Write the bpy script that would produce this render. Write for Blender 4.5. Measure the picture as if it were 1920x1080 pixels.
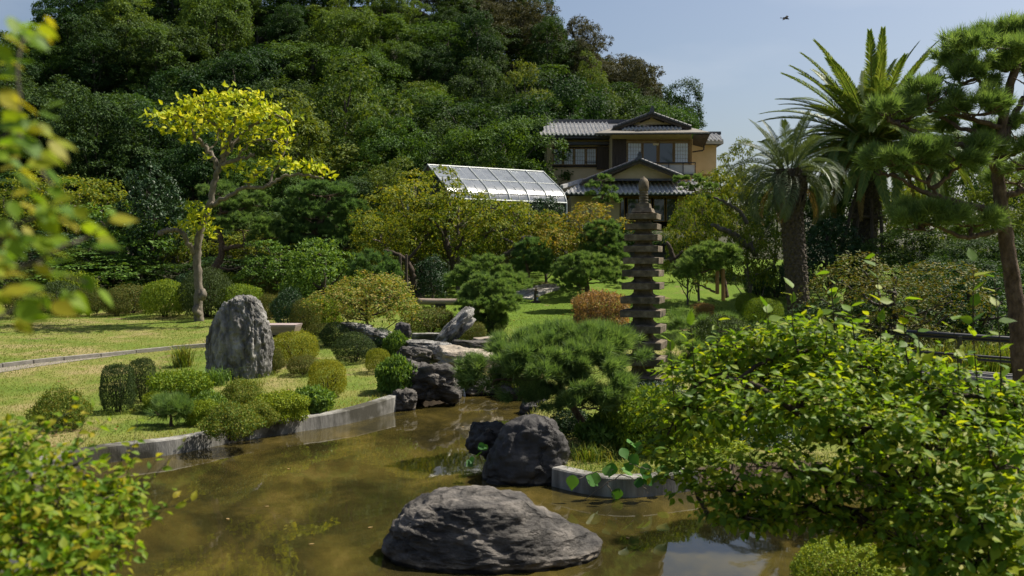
import bpy, math, random
import numpy as np
from mathutils import noise as mnoise, Vector

# ------------------------------------------------------------------ camera, sky, sun, exposure
scene = bpy.context.scene
for _o in list(bpy.data.objects):
    bpy.data.objects.remove(_o)
COL = scene.collection
F = 1750.0                       # focal length in pixels of the 1920 wide photograph
CAM = np.array((0.0, 0.0, 3.2))
PITCH = math.atan(50.0 / F)
cam_data = bpy.data.cameras.new("camera")
cam_data.sensor_width = 36.0
cam_data.lens = 36.0 * F / 1920.0
cam_data.clip_start = 0.05
cam_data.clip_end = 3000.0
cam_data.dof.use_dof = True
cam_data.dof.focus_distance = 17.0
cam_data.dof.aperture_fstop = 2.4
cam = bpy.data.objects.new("camera", cam_data)
cam.location = CAM
cam.rotation_euler = (math.pi / 2 - PITCH, 0, 0)
COL.objects.link(cam)
scene.camera = cam

SUN_EL, SUN_AZ = math.radians(54), math.atan2(0.90, 0.42)   # azimuth measured from +Y towards +X
world = bpy.data.worlds.new("World")
scene.world = world
world.use_nodes = True
wn, wl = world.node_tree.nodes, world.node_tree.links
wn.clear()
w_out = wn.new("ShaderNodeOutputWorld")
w_bg = wn.new("ShaderNodeBackground")
w_sky = wn.new("ShaderNodeTexSky")
w_sky.sky_type = 'NISHITA'
w_sky.sun_disc = False
w_sky.sun_elevation = SUN_EL
w_sky.sun_rotation = SUN_AZ
w_sky.altitude = 0
w_sky.air_density = 1.0
w_sky.dust_density = 3.0
w_sky.ozone_density = 1.6
w_bg.inputs['Strength'].default_value = 0.068
w_tc = wn.new("ShaderNodeTexCoord")                          # thin high cloud, denser to the left of the hill
w_map = wn.new("ShaderNodeMapping"); w_map.inputs['Scale'].default_value = (1.2, 1.2, 4.0)
w_noi = wn.new("ShaderNodeTexNoise"); w_noi.inputs['Scale'].default_value = 2.2; w_noi.inputs['Detail'].default_value = 7
w_rmp = wn.new("ShaderNodeValToRGB")
w_rmp.color_ramp.elements[0].position = 0.50; w_rmp.color_ramp.elements[0].color = (0, 0, 0, 1)
w_rmp.color_ramp.elements[1].position = 0.82; w_rmp.color_ramp.elements[1].color = (0.35, 0.35, 0.35, 1)
w_mix = wn.new("ShaderNodeMixRGB"); w_mix.inputs['Color2'].default_value = (7.2, 7.4, 7.8, 1)
wl.new(w_tc.outputs['Generated'], w_map.inputs['Vector']); wl.new(w_map.outputs[0], w_noi.inputs['Vector'])
wl.new(w_noi.outputs['Fac'], w_rmp.inputs[0]); wl.new(w_rmp.outputs[0], w_mix.inputs['Fac'])
wl.new(w_sky.outputs[0], w_mix.inputs['Color1']); wl.new(w_mix.outputs[0], w_bg.inputs['Color'])
wl.new(w_bg.outputs[0], w_out.inputs['Surface'])

sun_data = bpy.data.lights.new("sun", 'SUN')
sun_data.energy = 5.0
sun_data.angle = math.radians(0.53)
sun_data.color = (1.0, 0.935, 0.81)
sun = bpy.data.objects.new("sun", sun_data)
SUN = np.array((math.sin(SUN_AZ) * math.cos(SUN_EL), math.cos(SUN_AZ) * math.cos(SUN_EL), math.sin(SUN_EL)))
sun.rotation_euler = Vector(SUN).to_track_quat('Z', 'Y').to_euler()
sun.location = (30, 20, 60)
COL.objects.link(sun)

scene.view_settings.view_transform = 'Standard'
scene.view_settings.look = 'None'
scene.view_settings.exposure = 0.78
scene.view_settings.gamma = 1.0
scene.view_settings.use_curve_mapping = False
scene.render.engine = 'CYCLES'
scene.cycles.use_denoising = True
scene.cycles.max_bounces = 8
scene.cycles.diffuse_bounces = 3
scene.cycles.glossy_bounces = 3
scene.cycles.transmission_bounces = 6
scene.cycles.transparent_max_bounces = 8
scene.cycles.caustics_reflective = False
scene.cycles.caustics_refractive = False

# ------------------------------------------------------------------ helpers
RNG = np.random.default_rng(11)
random.seed(5)


def ray(px, py):
    u, v = (px - 960.0) / F, (540.0 - py) / F
    s, c = math.sin(PITCH), math.cos(PITCH)
    return np.array((u, c + v * s, -s + v * c))


def W(px, py, d):
    """World point seen at a photograph pixel at depth d (metres along +Y)."""
    r = ray(px, py)
    return CAM + r * (d / r[1])


def Z0(px, py, z=0.0):
    r = ray(px, py)
    return CAM + r * ((z - CAM[2]) / r[2])


def mpp(d):
    return d / F


def link(name, data, parent=None, loc=None):
    o = bpy.data.objects.new(name, data)
    COL.objects.link(o)
    if parent is not None:
        o.parent = parent
    if loc is not None:
        o.location = loc
    return o


def tag(o, label=None, cat=None, group=None, kind=None):
    if label: o["label"] = label
    if cat: o["category"] = cat
    if group: o["group"] = group
    if kind: o["kind"] = kind
    return o


def thing(name, label, cat, loc, group=None, rz=0.0):
    o = link(name, None, None, tuple(float(c) for c in loc))
    o.empty_display_size = 0.2
    o.rotation_euler = (0, 0, rz)
    return tag(o, label, cat, group)


def mesh(name, V, Fc, mat=None, attr=None, smooth=False):
    V = np.ascontiguousarray(V, dtype=np.float32).reshape(-1, 3)
    Fc = np.ascontiguousarray(Fc, dtype=np.int32)
    me = bpy.data.meshes.new(name)
    n, k = Fc.shape
    me.vertices.add(len(V)); me.vertices.foreach_set("co", V.ravel())
    me.loops.add(n * k); me.loops.foreach_set("vertex_index", Fc.ravel())
    me.polygons.add(n); me.polygons.foreach_set("loop_start", np.arange(n, dtype=np.int32) * k)
    me.polygons.foreach_set("use_smooth", np.full(n, bool(smooth)))
    if attr is not None:
        a = me.attributes.new("v", 'FLOAT', 'POINT')
        a.data.foreach_set("value", np.ascontiguousarray(attr, dtype=np.float32))
    me.update(calc_edges=True)
    if mat is not None:
        me.materials.append(mat)
    return me


class MB:
    """Collects quads (a triangle repeats its last corner)."""
    def __init__(s): s.v, s.f, s.n = [], [], 0

    def add(s, V, Fc):
        V = np.asarray(V, dtype=float).reshape(-1, 3); Fc = np.asarray(Fc, dtype=int)
        s.v.append(V); s.f.append(Fc + s.n); s.n += len(V)
        return s

    def box(s, c, size, rz=0.0, rx=0.0, ry=0.0):
        x, y, z = [q / 2 for q in size]
        V = np.array([(-x, -y, -z), (x, -y, -z), (x, y, -z), (-x, y, -z), (-x, -y, z), (x, -y, z), (x, y, z), (-x, y, z)])
        V = V @ rot(rx, ry, rz).T + np.asarray(c)
        return s.add(V, [(0, 3, 2, 1), (4, 5, 6, 7), (0, 1, 5, 4), (1, 2, 6, 5), (2, 3, 7, 6), (3, 0, 4, 7)])

    def hexa(s, P):
        """eight corners: four of the bottom, four of the top"""
        return s.add(P, [(0, 3, 2, 1), (4, 5, 6, 7), (0, 1, 5, 4), (1, 2, 6, 5), (2, 3, 7, 6), (3, 0, 4, 7)])

    def bar(s, a, b, w, h=None):
        a, b = np.asarray(a, float), np.asarray(b, float)
        h = h or w
        d = (b - a) / np.linalg.norm(b - a)
        up = np.array((0, 0, 1.0)) if abs(d[2]) < 0.95 else np.array((0, 1.0, 0))
        x = np.cross(d, up); x /= np.linalg.norm(x); z = np.cross(x, d)
        P = [e + x * sx * w / 2 + z * sz * h / 2 for e in (a, b) for sx, sz in ((-1, -1), (1, -1), (1, 1), (-1, 1))]
        return s.hexa(np.array(P))

    def tube(s, pts, rad, sides=8, wob=0.0):
        pts = np.asarray(pts, float); n = len(pts)
        rad = np.broadcast_to(np.asarray(rad, float), (n,))
        t = np.gradient(pts, axis=0); t /= np.linalg.norm(t, axis=1)[:, None] + 1e-9
        ref = np.array((0.31, 0.87, 0.38)) if abs(t[0] @ np.array((0.31, 0.87, 0.38))) < 0.9 else np.array((0.9, 0.1, 0.4))
        u = np.cross(t, ref); u /= np.linalg.norm(u, axis=1)[:, None]; w = np.cross(t, u)
        a = np.arange(sides) * 2 * math.pi / sides
        r = rad[:, None] * (1 + wob * RNG.normal(size=(n, sides)))
        V = pts[:, None] + r[..., None] * (np.cos(a)[None, :, None] * u[:, None] + np.sin(a)[None, :, None] * w[:, None])
        V = np.concatenate([V.reshape(-1, 3), pts[:1] - t[:1] * rad[0] * .2, pts[-1:] + t[-1:] * rad[-1] * .4])
        i = np.arange(n - 1)[:, None] * sides; j = np.arange(sides)[None]; k = (j + 1) % sides
        Q = np.stack([i + j, i + k, i + sides + k, i + sides + j], -1).reshape(-1, 4)
        b0, b1 = n * sides, n * sides + 1
        jj, kk = np.arange(sides), (np.arange(sides) + 1) % sides
        cap0 = np.stack([np.full(sides, b0), kk, jj, jj], -1)
        e = (n - 1) * sides
        cap1 = np.stack([np.full(sides, b1), e + jj, e + kk, e + kk], -1)
        return s.add(V, np.concatenate([Q, cap0, cap1]))

    def prism(s, poly, a, b):
        """polygon given as two lists of 3-D points, front and back"""
        a, b = np.asarray(a, float), np.asarray(b, float); n = len(a)
        V = np.concatenate([a, b, [a.mean(0)], [b.mean(0)]])
        Q = []
        for i in range(n):
            k = (i + 1) % n
            Q += [(i, k, n + k, n + i), (2 * n, k, i, i), (2 * n + 1, n + i, n + k, n + k)]
        return s.add(V, Q)

    def build(s, name, mat, parent=None, smooth=False, world=True):
        V = np.concatenate(s.v); Fc = np.concatenate(s.f)
        loc = None
        if parent is not None:
            if world: V = V - np.array(parent_origin(parent))
        else:
            loc = V.mean(0); loc[2] = V[:, 2].min(); V = V - loc
        me = mesh_mixed(name, V, Fc, mat, smooth)
        return link(name, me, parent, None if loc is None else tuple(loc))


def parent_origin(p):
    o = np.zeros(3)
    while p is not None:
        o = o + np.array(p.location); p = p.parent
    return o


def mesh_mixed(name, V, Fc, mat, smooth=False):
    tri = Fc[:, 2] == Fc[:, 3]
    me = bpy.data.meshes.new(name)
    V = np.ascontiguousarray(V, dtype=np.float32)
    me.vertices.add(len(V)); me.vertices.foreach_set("co", V.ravel())
    tot = np.where(tri, 3, 4); st = np.concatenate([[0], np.cumsum(tot)[:-1]]).astype(np.int32)
    mask = np.ones_like(Fc, dtype=bool); mask[tri, 3] = False
    lv = np.ascontiguousarray(Fc[mask], dtype=np.int32)
    me.loops.add(len(lv)); me.loops.foreach_set("vertex_index", lv)
    me.polygons.add(len(Fc)); me.polygons.foreach_set("loop_start", st)
    me.polygons.foreach_set("use_smooth", np.full(len(Fc), bool(smooth)))
    me.update(calc_edges=True)
    if mat is not None: me.materials.append(mat)
    return me


def rot(rx=0.0, ry=0.0, rz=0.0):
    cx, sx, cy, sy, cz, sz = math.cos(rx), math.sin(rx), math.cos(ry), math.sin(ry), math.cos(rz), math.sin(rz)
    X = np.array([(1, 0, 0), (0, cx, -sx), (0, sx, cx)]); Y = np.array([(cy, 0, sy), (0, 1, 0), (-sy, 0, cy)])
    Z = np.array([(cz, -sz, 0), (sz, cz, 0), (0, 0, 1)])
    return Z @ Y @ X


def unit(a):
    return a / (np.linalg.norm(a, axis=-1, keepdims=True) + 1e-9)


def frames(axis, normal):
    """rotation matrices whose columns are X, Y = axis, Z ~ normal"""
    y = unit(axis); x = unit(np.cross(y, normal)); z = np.cross(x, y)
    return np.stack([x, y, z], -1)


def scatter(tv, tf, P, R, S, val=None):
    """copies of a small template: returns verts, faces, attribute"""
    tv = np.asarray(tv, float); tf = np.asarray(tf, int); n, k = len(P), len(tv)
    S = np.asarray(S, float)
    sv = tv[None] * (S[:, None, None] if S.ndim == 1 else S[:, None, :])
    V = np.einsum('nij,nkj->nki', R, sv) + P[:, None]
    Fc = (tf[None] + (np.arange(n) * k)[:, None, None]).reshape(-1, tf.shape[1])
    a = np.repeat(RNG.random(n) if val is None else val, k)
    return V.reshape(-1, 3), Fc, a


LEAF2 = (np.array([(0, 0, 0), (-.27, .45, .07), (0, 1, -.08), (.27, .45, .07)]), np.array([(0, 3, 2), (0, 2, 1)]))
LEAFW = (np.array([(0, 0, 0), (-.42, .5, .09), (0, 1, -.1), (.42, .5, .09)]), np.array([(0, 3, 2), (0, 2, 1)]))
_o = [(.0, .0), (.17, .1), (.30, .27), (.33, .45), (.26, .66), (.12, .86), (.0, 1.06)]
_mid = [(0, y, -.10 * y * y) for _, y in _o]
_side = lambda s: [(s * x, y, .16 * x - .10 * y * y + .02 * math.sin(9 * y)) for x, y in _o[1:-1]]
LEAF8 = (np.array(_mid + _side(1) + _side(-1)),
         np.array([(0, 7, 1), (1, 7, 8), (1, 8, 2), (2, 8, 9), (2, 9, 3), (3, 9, 10), (3, 10, 4), (4, 10, 11), (4, 11, 5), (5, 11, 6),
                   (0, 1, 12), (1, 13, 12), (1, 2, 13), (2, 14, 13), (2, 3, 14), (3, 15, 14), (3, 4, 15), (4, 16, 15), (4, 5, 16), (5, 6, 16)]))
LEAF4 = (np.array([(0, 0, 0), (-.24, .25, .05), (-.28, .55, .05), (0, 1.05, -.12), (.28, .55, .05), (.24, .25, .05), (0, .45, -.01)]),
         np.array([(0, 5, 6), (5, 4, 6), (4, 3, 6), (3, 2, 6), (2, 1, 6), (1, 0, 6)]))


def lobe_points(lobes, n, shell=(.72, 1.03), cut=-.35, cull=.72, tuft=0.0, K=16):
    """points and outward normals on the shells of many ellipsoids (c, r)"""
    C = np.array([l[0] for l in lobes], float); Rr = np.array([l[1] for l in lobes], float)
    w = (Rr[:, 0] * Rr[:, 1] + Rr[:, 0] * Rr[:, 2] + Rr[:, 1] * Rr[:, 2]); w /= w.sum()
    m = int(n * 1.9)
    i = RNG.choice(len(C), m, p=w)
    D = unit(RNG.normal(size=(m, 3)))
    keep = (D[:, 2] > cut) | (RNG.random(m) < .25)
    i, D = i[keep], D[keep]
    u = RNG.uniform(shell[0], shell[1], len(i))
    if tuft:                                     # gather the leaves into sprays of uneven length
        T = unit(RNG.normal(size=(len(C), K, 3))); q = np.argmax(np.einsum('nj,nkj->nk', D, T[i]) + .12 * RNG.normal(size=(len(i), K)), axis=1)
        D = unit(D * (1 - tuft) + T[i, q] * tuft); u = u * RNG.uniform(.72, 1.24, (len(C), K))[i, q]
    P = C[i] + D * Rr[i] * u[:, None]
    N = unit(D / Rr[i])
    if cull and len(C) > 1:
        q = np.full(len(P), 9.0)
        for k in range(len(C)):
            e = np.linalg.norm((P - C[k]) / Rr[k], axis=1); e[i == k] = 9
            q = np.minimum(q, e)
        ok = q > cull
        P, N = P[ok], N[ok]
    return P[:n], N[:n]


def leaf_cloud(lobes, n, size, tmpl=LEAF2, up=.45, jit=.55, droop=.25, shell=(.72, 1.03), cut=-.35, cull=.72, svar=.45, tuft=.42):
    P, N = lobe_points(lobes, n, shell, cut, cull, tuft)
    nn = unit(N + np.array((0, 0, up)) + jit * RNG.normal(size=N.shape))
    ax = unit(np.cross(nn, RNG.normal(size=N.shape)) + .5 * N - np.array((0, 0, droop)))
    S = size * (1 + svar * RNG.uniform(-1, 1, len(P)))
    return scatter(tmpl[0], tmpl[1], P, frames(ax, nn), S)


def needle_tufts(P, D, per, length, width, spread=.75, lvar=.25):
    """needle tufts at P pointing along D: one thin triangle per needle"""
    n = len(P)
    A = unit(D[:, None] + spread * RNG.normal(size=(n, per, 3))).reshape(-1, 3)
    B = np.repeat(P, per, 0) + RNG.normal(size=(n * per, 3)) * length * .12
    L = length * (1 + lvar * RNG.uniform(-1, 1, n * per))
    side = unit(np.cross(A, RNG.normal(size=A.shape))) * (width / 2)
    droop = np.zeros_like(A); droop[:, 2] = -.04 * L
    V = np.stack([B - side, B + side, B + A * L[:, None] + droop], 1).reshape(-1, 3)
    Fc = np.arange(len(V)).reshape(-1, 3)
    val = np.repeat(np.clip(np.repeat(RNG.random(n), per) * .6 + RNG.random(n * per) * .4, 0, 1), 3)
    return V, Fc, val


def join(parts):
    V, Fc, A, n = [], [], [], 0
    for v, f, a in parts:
        V.append(v); Fc.append(f + n); A.append(a); n += len(v)
    return np.concatenate(V), np.concatenate(Fc), np.concatenate(A)


def foliage(name, data, mat, parent, kind=None):
    V, Fc, A = data
    o = link(name, mesh(name, V - parent_origin(parent), Fc, mat, A), parent)
    if kind: o["kind"] = kind
    return o


def curve_pts(P, n=8, wig=0.0):
    """smooth polyline (Catmull-Rom) through P"""
    P = np.asarray(P, float)
    if len(P) < 3:
        t = np.linspace(0, 1, n)[:, None]; Q = P[0] * (1 - t) + P[-1] * t
    else:
        E = np.concatenate([[2 * P[0] - P[1]], P, [2 * P[-1] - P[-2]]]); Q = []
        for i in range(1, len(E) - 2):
            for t in np.linspace(0, 1, n, endpoint=False):
                a, b, c, d = E[i - 1], E[i], E[i + 1], E[i + 2]
                Q.append(.5 * (2 * b + (c - a) * t + (2 * a - 5 * b + 4 * c - d) * t * t + (3 * b - a - 3 * c + d) * t ** 3))
        Q.append(P[-1]); Q = np.array(Q)
    if wig:
        J = RNG.normal(size=Q.shape) * wig; J[0] = 0; J[-1] = 0
        Q = Q + J
    return Q


def copy_tree(o, parent=None):
    c = o.copy(); COL.objects.link(c); c.parent = parent
    for ch in list(o.children):
        copy_tree(ch, c)
    return c


# ------------------------------------------------------------------ materials
def new_mat(name):
    m = bpy.data.materials.new(name); m.use_nodes = True
    nt = m.node_tree; nt.nodes.clear()
    out = nt.nodes.new("ShaderNodeOutputMaterial")
    return m, nt.nodes, nt.links, out


def ramp(nodes, stops):
    r = nodes.new("ShaderNodeValToRGB"); cr = r.color_ramp
    while len(cr.elements) < len(stops): cr.elements.new(.5)
    for e, (p, c) in zip(cr.elements, stops):
        e.position = p; e.color = (*c, 1)
    return r


def leaf_mat(name, cols, trans=.35, rough=.45, spec=.35, objvar=.25, glow=(1.5, 1.35, .55)):
    m, N, L, out = new_mat(name)
    at = N.new("ShaderNodeAttribute"); at.attribute_name = "v"
    stops = [(i / max(1, len(cols) - 1), c) for i, c in enumerate(cols)]
    r = ramp(N, stops); L.new(at.outputs['Fac'], r.inputs[0])
    oi = N.new("ShaderNodeObjectInfo")
    hs = N.new("ShaderNodeHueSaturation")
    mv = N.new("ShaderNodeMapRange"); mv.inputs['To Min'].default_value = 1 - objvar; mv.inputs['To Max'].default_value = 1 + objvar
    L.new(oi.outputs['Random'], mv.inputs['Value']); L.new(mv.outputs[0], hs.inputs['Value'])
    mh = N.new("ShaderNodeMath"); mh.operation = 'MULTIPLY_ADD'; mh.inputs[1].default_value = -.05 * objvar * 4; mh.inputs[2].default_value = .5 + .025 * objvar * 4
    L.new(oi.outputs['Random'], mh.inputs[0]); L.new(mh.outputs[0], hs.inputs['Hue'])
    L.new(r.outputs[0], hs.inputs['Color'])
    p = N.new("ShaderNodeBsdfPrincipled"); p.inputs['Roughness'].default_value = min(1, rough + .12); p.inputs['Specular IOR Level'].default_value = spec * .5
    L.new(hs.outputs[0], p.inputs['Base Color'])
    t = N.new("ShaderNodeBsdfTranslucent")
    mul = N.new("ShaderNodeMixRGB"); mul.blend_type = 'MULTIPLY'; mul.inputs[0].default_value = 1; mul.inputs['Color2'].default_value = (*glow, 1)
    L.new(hs.outputs[0], mul.inputs['Color1']); L.new(mul.outputs[0], t.inputs['Color'])
    mx = N.new("ShaderNodeMixShader"); mx.inputs[0].default_value = trans
    L.new(p.outputs[0], mx.inputs[1]); L.new(t.outputs[0], mx.inputs[2]); L.new(mx.outputs[0], out.inputs[0])
    return m


def surf_mat(name, stops, scale=4.0, detail=6, rough=.85, bump=.3, bscale=None, spec=.3, stretch=(1, 1, 1), coord='Object', second=None, metal=0.0, bdist=.02, wet=False, crack=0.0):
    """noise-coloured rough surface with noise bump; second = (scale, colour, low, high) for stains of another colour"""
    m, N, L, out = new_mat(name)
    tc = N.new("ShaderNodeTexCoord"); mp = N.new("ShaderNodeMapping"); mp.inputs['Scale'].default_value = stretch
    L.new(tc.outputs[coord], mp.inputs[0])
    nz = N.new("ShaderNodeTexNoise"); nz.inputs['Scale'].default_value = scale; nz.inputs['Detail'].default_value = detail; nz.inputs['Roughness'].default_value = .62
    L.new(mp.outputs[0], nz.inputs['Vector'])
    r = ramp(N, stops); L.new(nz.outputs['Fac'], r.inputs[0])
    col = r.outputs[0]
    if second:
        n2 = N.new("ShaderNodeTexNoise"); n2.inputs['Scale'].default_value = second[0]; n2.inputs['Detail'].default_value = 5
        L.new(tc.outputs[coord], n2.inputs['Vector'])
        r2 = ramp(N, [(second[2], (0, 0, 0)), (second[3], (1, 1, 1))]); L.new(n2.outputs['Fac'], r2.inputs[0])
        mx = N.new("ShaderNodeMixRGB"); mx.inputs['Color2'].default_value = (*second[1], 1)
        L.new(r2.outputs[0], mx.inputs[0]); L.new(col, mx.inputs['Color1']); col = mx.outputs[0]
    if wet:                                      # pale mineral line just above the pond, dark wet foot below it
        ge = N.new("ShaderNodeNewGeometry"); sx = N.new("ShaderNodeSeparateXYZ"); L.new(ge.outputs['Position'], sx.inputs[0])
        ad = N.new("ShaderNodeMath"); ad.operation = 'MULTIPLY_ADD'; ad.inputs[1].default_value = .10; L.new(nz.outputs['Fac'], ad.inputs[0]); L.new(sx.outputs['Z'], ad.inputs[2])
        r3 = ramp(N, [(.06, (.22, .20, .17)), (.085, (.30, .28, .24)), (.10, (1.9, 1.75, 1.5)), (.125, (1.7, 1.6, 1.45)), (.16, (1, 1, 1))]); L.new(ad.outputs[0], r3.inputs[0])
        m3 = N.new("ShaderNodeMixRGB"); m3.blend_type = 'MULTIPLY'; m3.inputs[0].default_value = 1; L.new(col, m3.inputs['Color1']); L.new(r3.outputs[0], m3.inputs['Color2']); col = m3.outputs[0]
    p = N.new("ShaderNodeBsdfPrincipled"); p.inputs['Roughness'].default_value = rough; p.inputs['Specular IOR Level'].default_value = spec
    p.inputs['Metallic'].default_value = metal
    L.new(col, p.inputs['Base Color'])
    if bump:
        nb = N.new("ShaderNodeTexNoise"); nb.inputs['Scale'].default_value = bscale or scale * 4; nb.inputs['Detail'].default_value = 8; nb.inputs['Roughness'].default_value = .65
        L.new(mp.outputs[0], nb.inputs['Vector'])
        b = N.new("ShaderNodeBump"); b.inputs['Strength'].default_value = bump; b.inputs['Distance'].default_value = bdist
        L.new(nb.outputs['Fac'], b.inputs['Height']); L.new(b.outputs[0], p.inputs['Normal'])
        if crack:                                # thin broken cracks
            vo = N.new("ShaderNodeTexVoronoi"); vo.feature = 'DISTANCE_TO_EDGE'; vo.inputs['Scale'].default_value = crack
            ds = N.new("ShaderNodeMixRGB"); ds.inputs[0].default_value = .28; L.new(mp.outputs[0], ds.inputs['Color1']); L.new(nz.outputs['Color'], ds.inputs['Color2']); L.new(ds.outputs[0], vo.inputs['Vector'])
            rc = ramp(N, [(0, (0, 0, 0)), (.035, (1, 1, 1))]); L.new(vo.outputs['Distance'], rc.inputs[0])
            b2 = N.new("ShaderNodeBump"); b2.inputs['Strength'].default_value = .9; b2.inputs['Distance'].default_value = .05
            L.new(rc.outputs[0], b2.inputs['Height']); L.new(b.outputs[0], b2.inputs['Normal']); L.new(b2.outputs[0], p.inputs['Normal'])
    L.new(p.outputs[0], out.inputs[0])
    return m


M = {}
# leaves
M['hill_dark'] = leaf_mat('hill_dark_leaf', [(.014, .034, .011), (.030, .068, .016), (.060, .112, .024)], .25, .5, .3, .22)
M['hill_mid'] = leaf_mat('hill_mid_leaf', [(.036, .074, .014), (.068, .130, .021), (.118, .188, .032)], .3, .5, .3, .22)
M['hill_olive'] = leaf_mat('hill_olive_leaf', [(.038, .044, .020), (.064, .068, .032), (.098, .098, .048)], .16, .55, .25, .2)
M['light'] = leaf_mat('light_leaf', [(.055, .095, .016), (.090, .140, .022), (.140, .175, .030)], .32, .5, .3, .18)
M['yellowgreen'] = leaf_mat('yellow_green_leaf', [(.060, .105, .013), (.12, .17, .018), (.25, .25, .025)], .36, .5, .3, .15)
M['autumn'] = leaf_mat('turning_leaf', [(.085, .125, .018), (.18, .19, .028), (.31, .23, .045)], .34, .5, .3, .1)
M['maple'] = leaf_mat('maple_leaf', [(.075, .14, .02), (.16, .20, .035), (.38, .29, .09)], .34, .5, .3, .05)
M['rosy'] = leaf_mat('pale_turning_leaf', [(.15, .12, .05), (.28, .19, .09), (.36, .22, .10)], .3, .5, .3, .1)
M['gloss'] = leaf_mat('glossy_dark_leaf', [(.012, .038, .012), (.024, .060, .020), (.040, .085, .030)], .12, .32, .5, .12)
M['topiary_dark'] = leaf_mat('clipped_dark_leaf', [(.028, .046, .014), (.050, .078, .022), (.075, .105, .032)], .2, .5, .3, .15)
M['topiary_bright'] = leaf_mat('clipped_bright_leaf', [(.085, .145, .014), (.16, .23, .020), (.26, .31, .028)], .28, .5, .3, .12)
M['azalea_brown'] = leaf_mat('azalea_bronze_leaf', [(.048, .080, .015), (.090, .115, .020), (.16, .13, .032)], .22, .5, .3, .12)
M['azalea_green'] = leaf_mat('azalea_green_leaf', [(.060, .110, .015), (.120, .175, .022), (.23, .21, .036)], .25, .5, .3, .12)
M['azalea_yellow'] = leaf_mat('azalea_yellow_leaf', [(.095, .130, .010), (.195, .22, .013), (.32, .30, .022)], .25, .5, .3, .12)
M['fresh'] = leaf_mat('fresh_green_leaf', [(.060, .125, .020), (.105, .190, .030), (.17, .26, .050)], .3, .4, .4, .1)
M['magnolia'] = leaf_mat('yellow_magnolia_leaf', [(.22, .30, .02), (.46, .50, .02), (.66, .60, .028)], .42, .45, .35, .05, (1.1, 1.08, .5))
M['plum'] = leaf_mat('plum_leaf', [(.055, .115, .014), (.098, .185, .018), (.165, .26, .022), (.27, .30, .026)], .5, .4, .4, .06, (1.6, 1.5, .4))
M['plum_near'] = leaf_mat('near_leaf', [(.075, .15, .014), (.13, .225, .018), (.20, .27, .02), (.32, .27, .025)], .5, .4, .35, .08, (1.45, 1.4, .45))
M['needle'] = leaf_mat('pine_needle', [(.070, .128, .040), (.130, .205, .062), (.25, .33, .11)], .42, .45, .35, .12, (1.2, 1.25, .6))
M['needle_dark'] = leaf_mat('dark_pine_needle', [(.042, .096, .034), (.078, .155, .050), (.15, .24, .080)], .38, .45, .35, .12, (1.2, 1.25, .6))
M['palm'] = leaf_mat('date_palm_leaflet', [(.075, .125, .030), (.12, .18, .042), (.23, .24, .06)], .36, .35, .5, .12)
M['jelly'] = leaf_mat('blue_palm_leaflet', [(.045, .072, .034), (.075, .108, .050), (.11, .145, .072)], .2, .38, .45, .1)
M['deadfrond'] = leaf_mat('dry_frond', [(.12, .08, .03), (.22, .15, .06), (.26, .19, .09)], .2, .6, .2, .1)
M['grassblade'] = leaf_mat('grass_blade', [(.085, .145, .018), (.145, .175, .034), (.27, .22, .09)], .32, .5, .25, .05)
M['longgrass'] = leaf_mat('long_grass_blade', [(.055, .11, .014), (.12, .17, .02), (.24, .22, .05)], .35, .45, .3, .08)
M['vine'] = leaf_mat('vine_leaf', [(.028, .10, .016), (.05, .15, .022), (.085, .2, .03)], .3, .38, .45, .1)
# bark, stone, ground
M['bark'] = surf_mat('grey_bark', [(.3, (.040, .035, .029)), (.7, (.12, .105, .085))], 9, 6, .9, .6, 30, .2, (1, 1, .35))
M['bark_pale'] = surf_mat('pale_bark', [(.3, (.085, .072, .056)), (.7, (.22, .19, .15))], 7, 6, .85, .4, 30, .2, (1, 1, .6))
M['bark_dark'] = surf_mat('dark_bark', [(.3, (.022, .016, .012)), (.7, (.075, .055, .04))], 9, 6, .9, .7, 28, .2, (1, 1, .4))
M['bark_pine'] = surf_mat('pine_bark', [(.3, (.045, .030, .022)), (.5, (.11, .075, .055)), (.72, (.19, .135, .10))], 14, 8, .9, 1.0, 26, .2, (1, 1, .5), bdist=.04)
M['palm_trunk'] = surf_mat('palm_trunk', [(.3, (.03, .024, .018)), (.7, (.10, .08, .06))], 12, 6, .9, .6, 30, .2)
M['rock_grey'] = surf_mat('grey_rock', [(.32, (.065, .062, .057)), (.5, (.20, .194, .182)), (.70, (.40, .388, .362))], 3.6, 12, .92, 1.0, 12, .15, (1, 1, .35), bdist=.09, crack=1.6)
M['rock_dark'] = surf_mat('dark_rock', [(.34, (.022, .020, .019)), (.50, (.065, .059, .053)), (.68, (.18, .16, .14))], 2.6, 12, .75, 1.0, 14, .3, (.8, .8, 1.6), bdist=.06, wet=True, crack=1.4)
M['rock_black'] = surf_mat('black_rock', [(.32, (.014, .013, .013)), (.55, (.038, .035, .034)), (.75, (.09, .082, .078))], 3, 10, .7, .6, 12, .35, bdist=.04, wet=True, crack=1.2)
M['rock_tan'] = surf_mat('tan_rock', [(.3, (.16, .13, .10)), (.5, (.29, .25, .20)), (.72, (.46, .40, .33))], 3.0, 10, .9, .9, 12, .2, bdist=.05)
M['pagoda'] = surf_mat('weathered_pagoda_stone', [(.3, (.062, .049, .035)), (.52, (.15, .122, .089)), (.74, (.28, .235, .175))], 9, 10, .95, .7, 60, .15, (1, 1, 1), 'Object', (3.0, (.05, .048, .036), .5, .68))
M['concrete'] = surf_mat('pond_concrete', [(.3, (.10, .097, .088)), (.52, (.23, .222, .205)), (.74, (.38, .37, .345))], 3.0, 10, .92, .6, 30, .2, (2.2, 2.2, .35), 'Object', (1.1, (.055, .052, .04), .46, .60))
M['kerbstone'] = surf_mat('kerb_stone', [(.3, (.15, .14, .12)), (.7, (.29, .27, .235))], 6, 8, .9, .4, 40)
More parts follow.
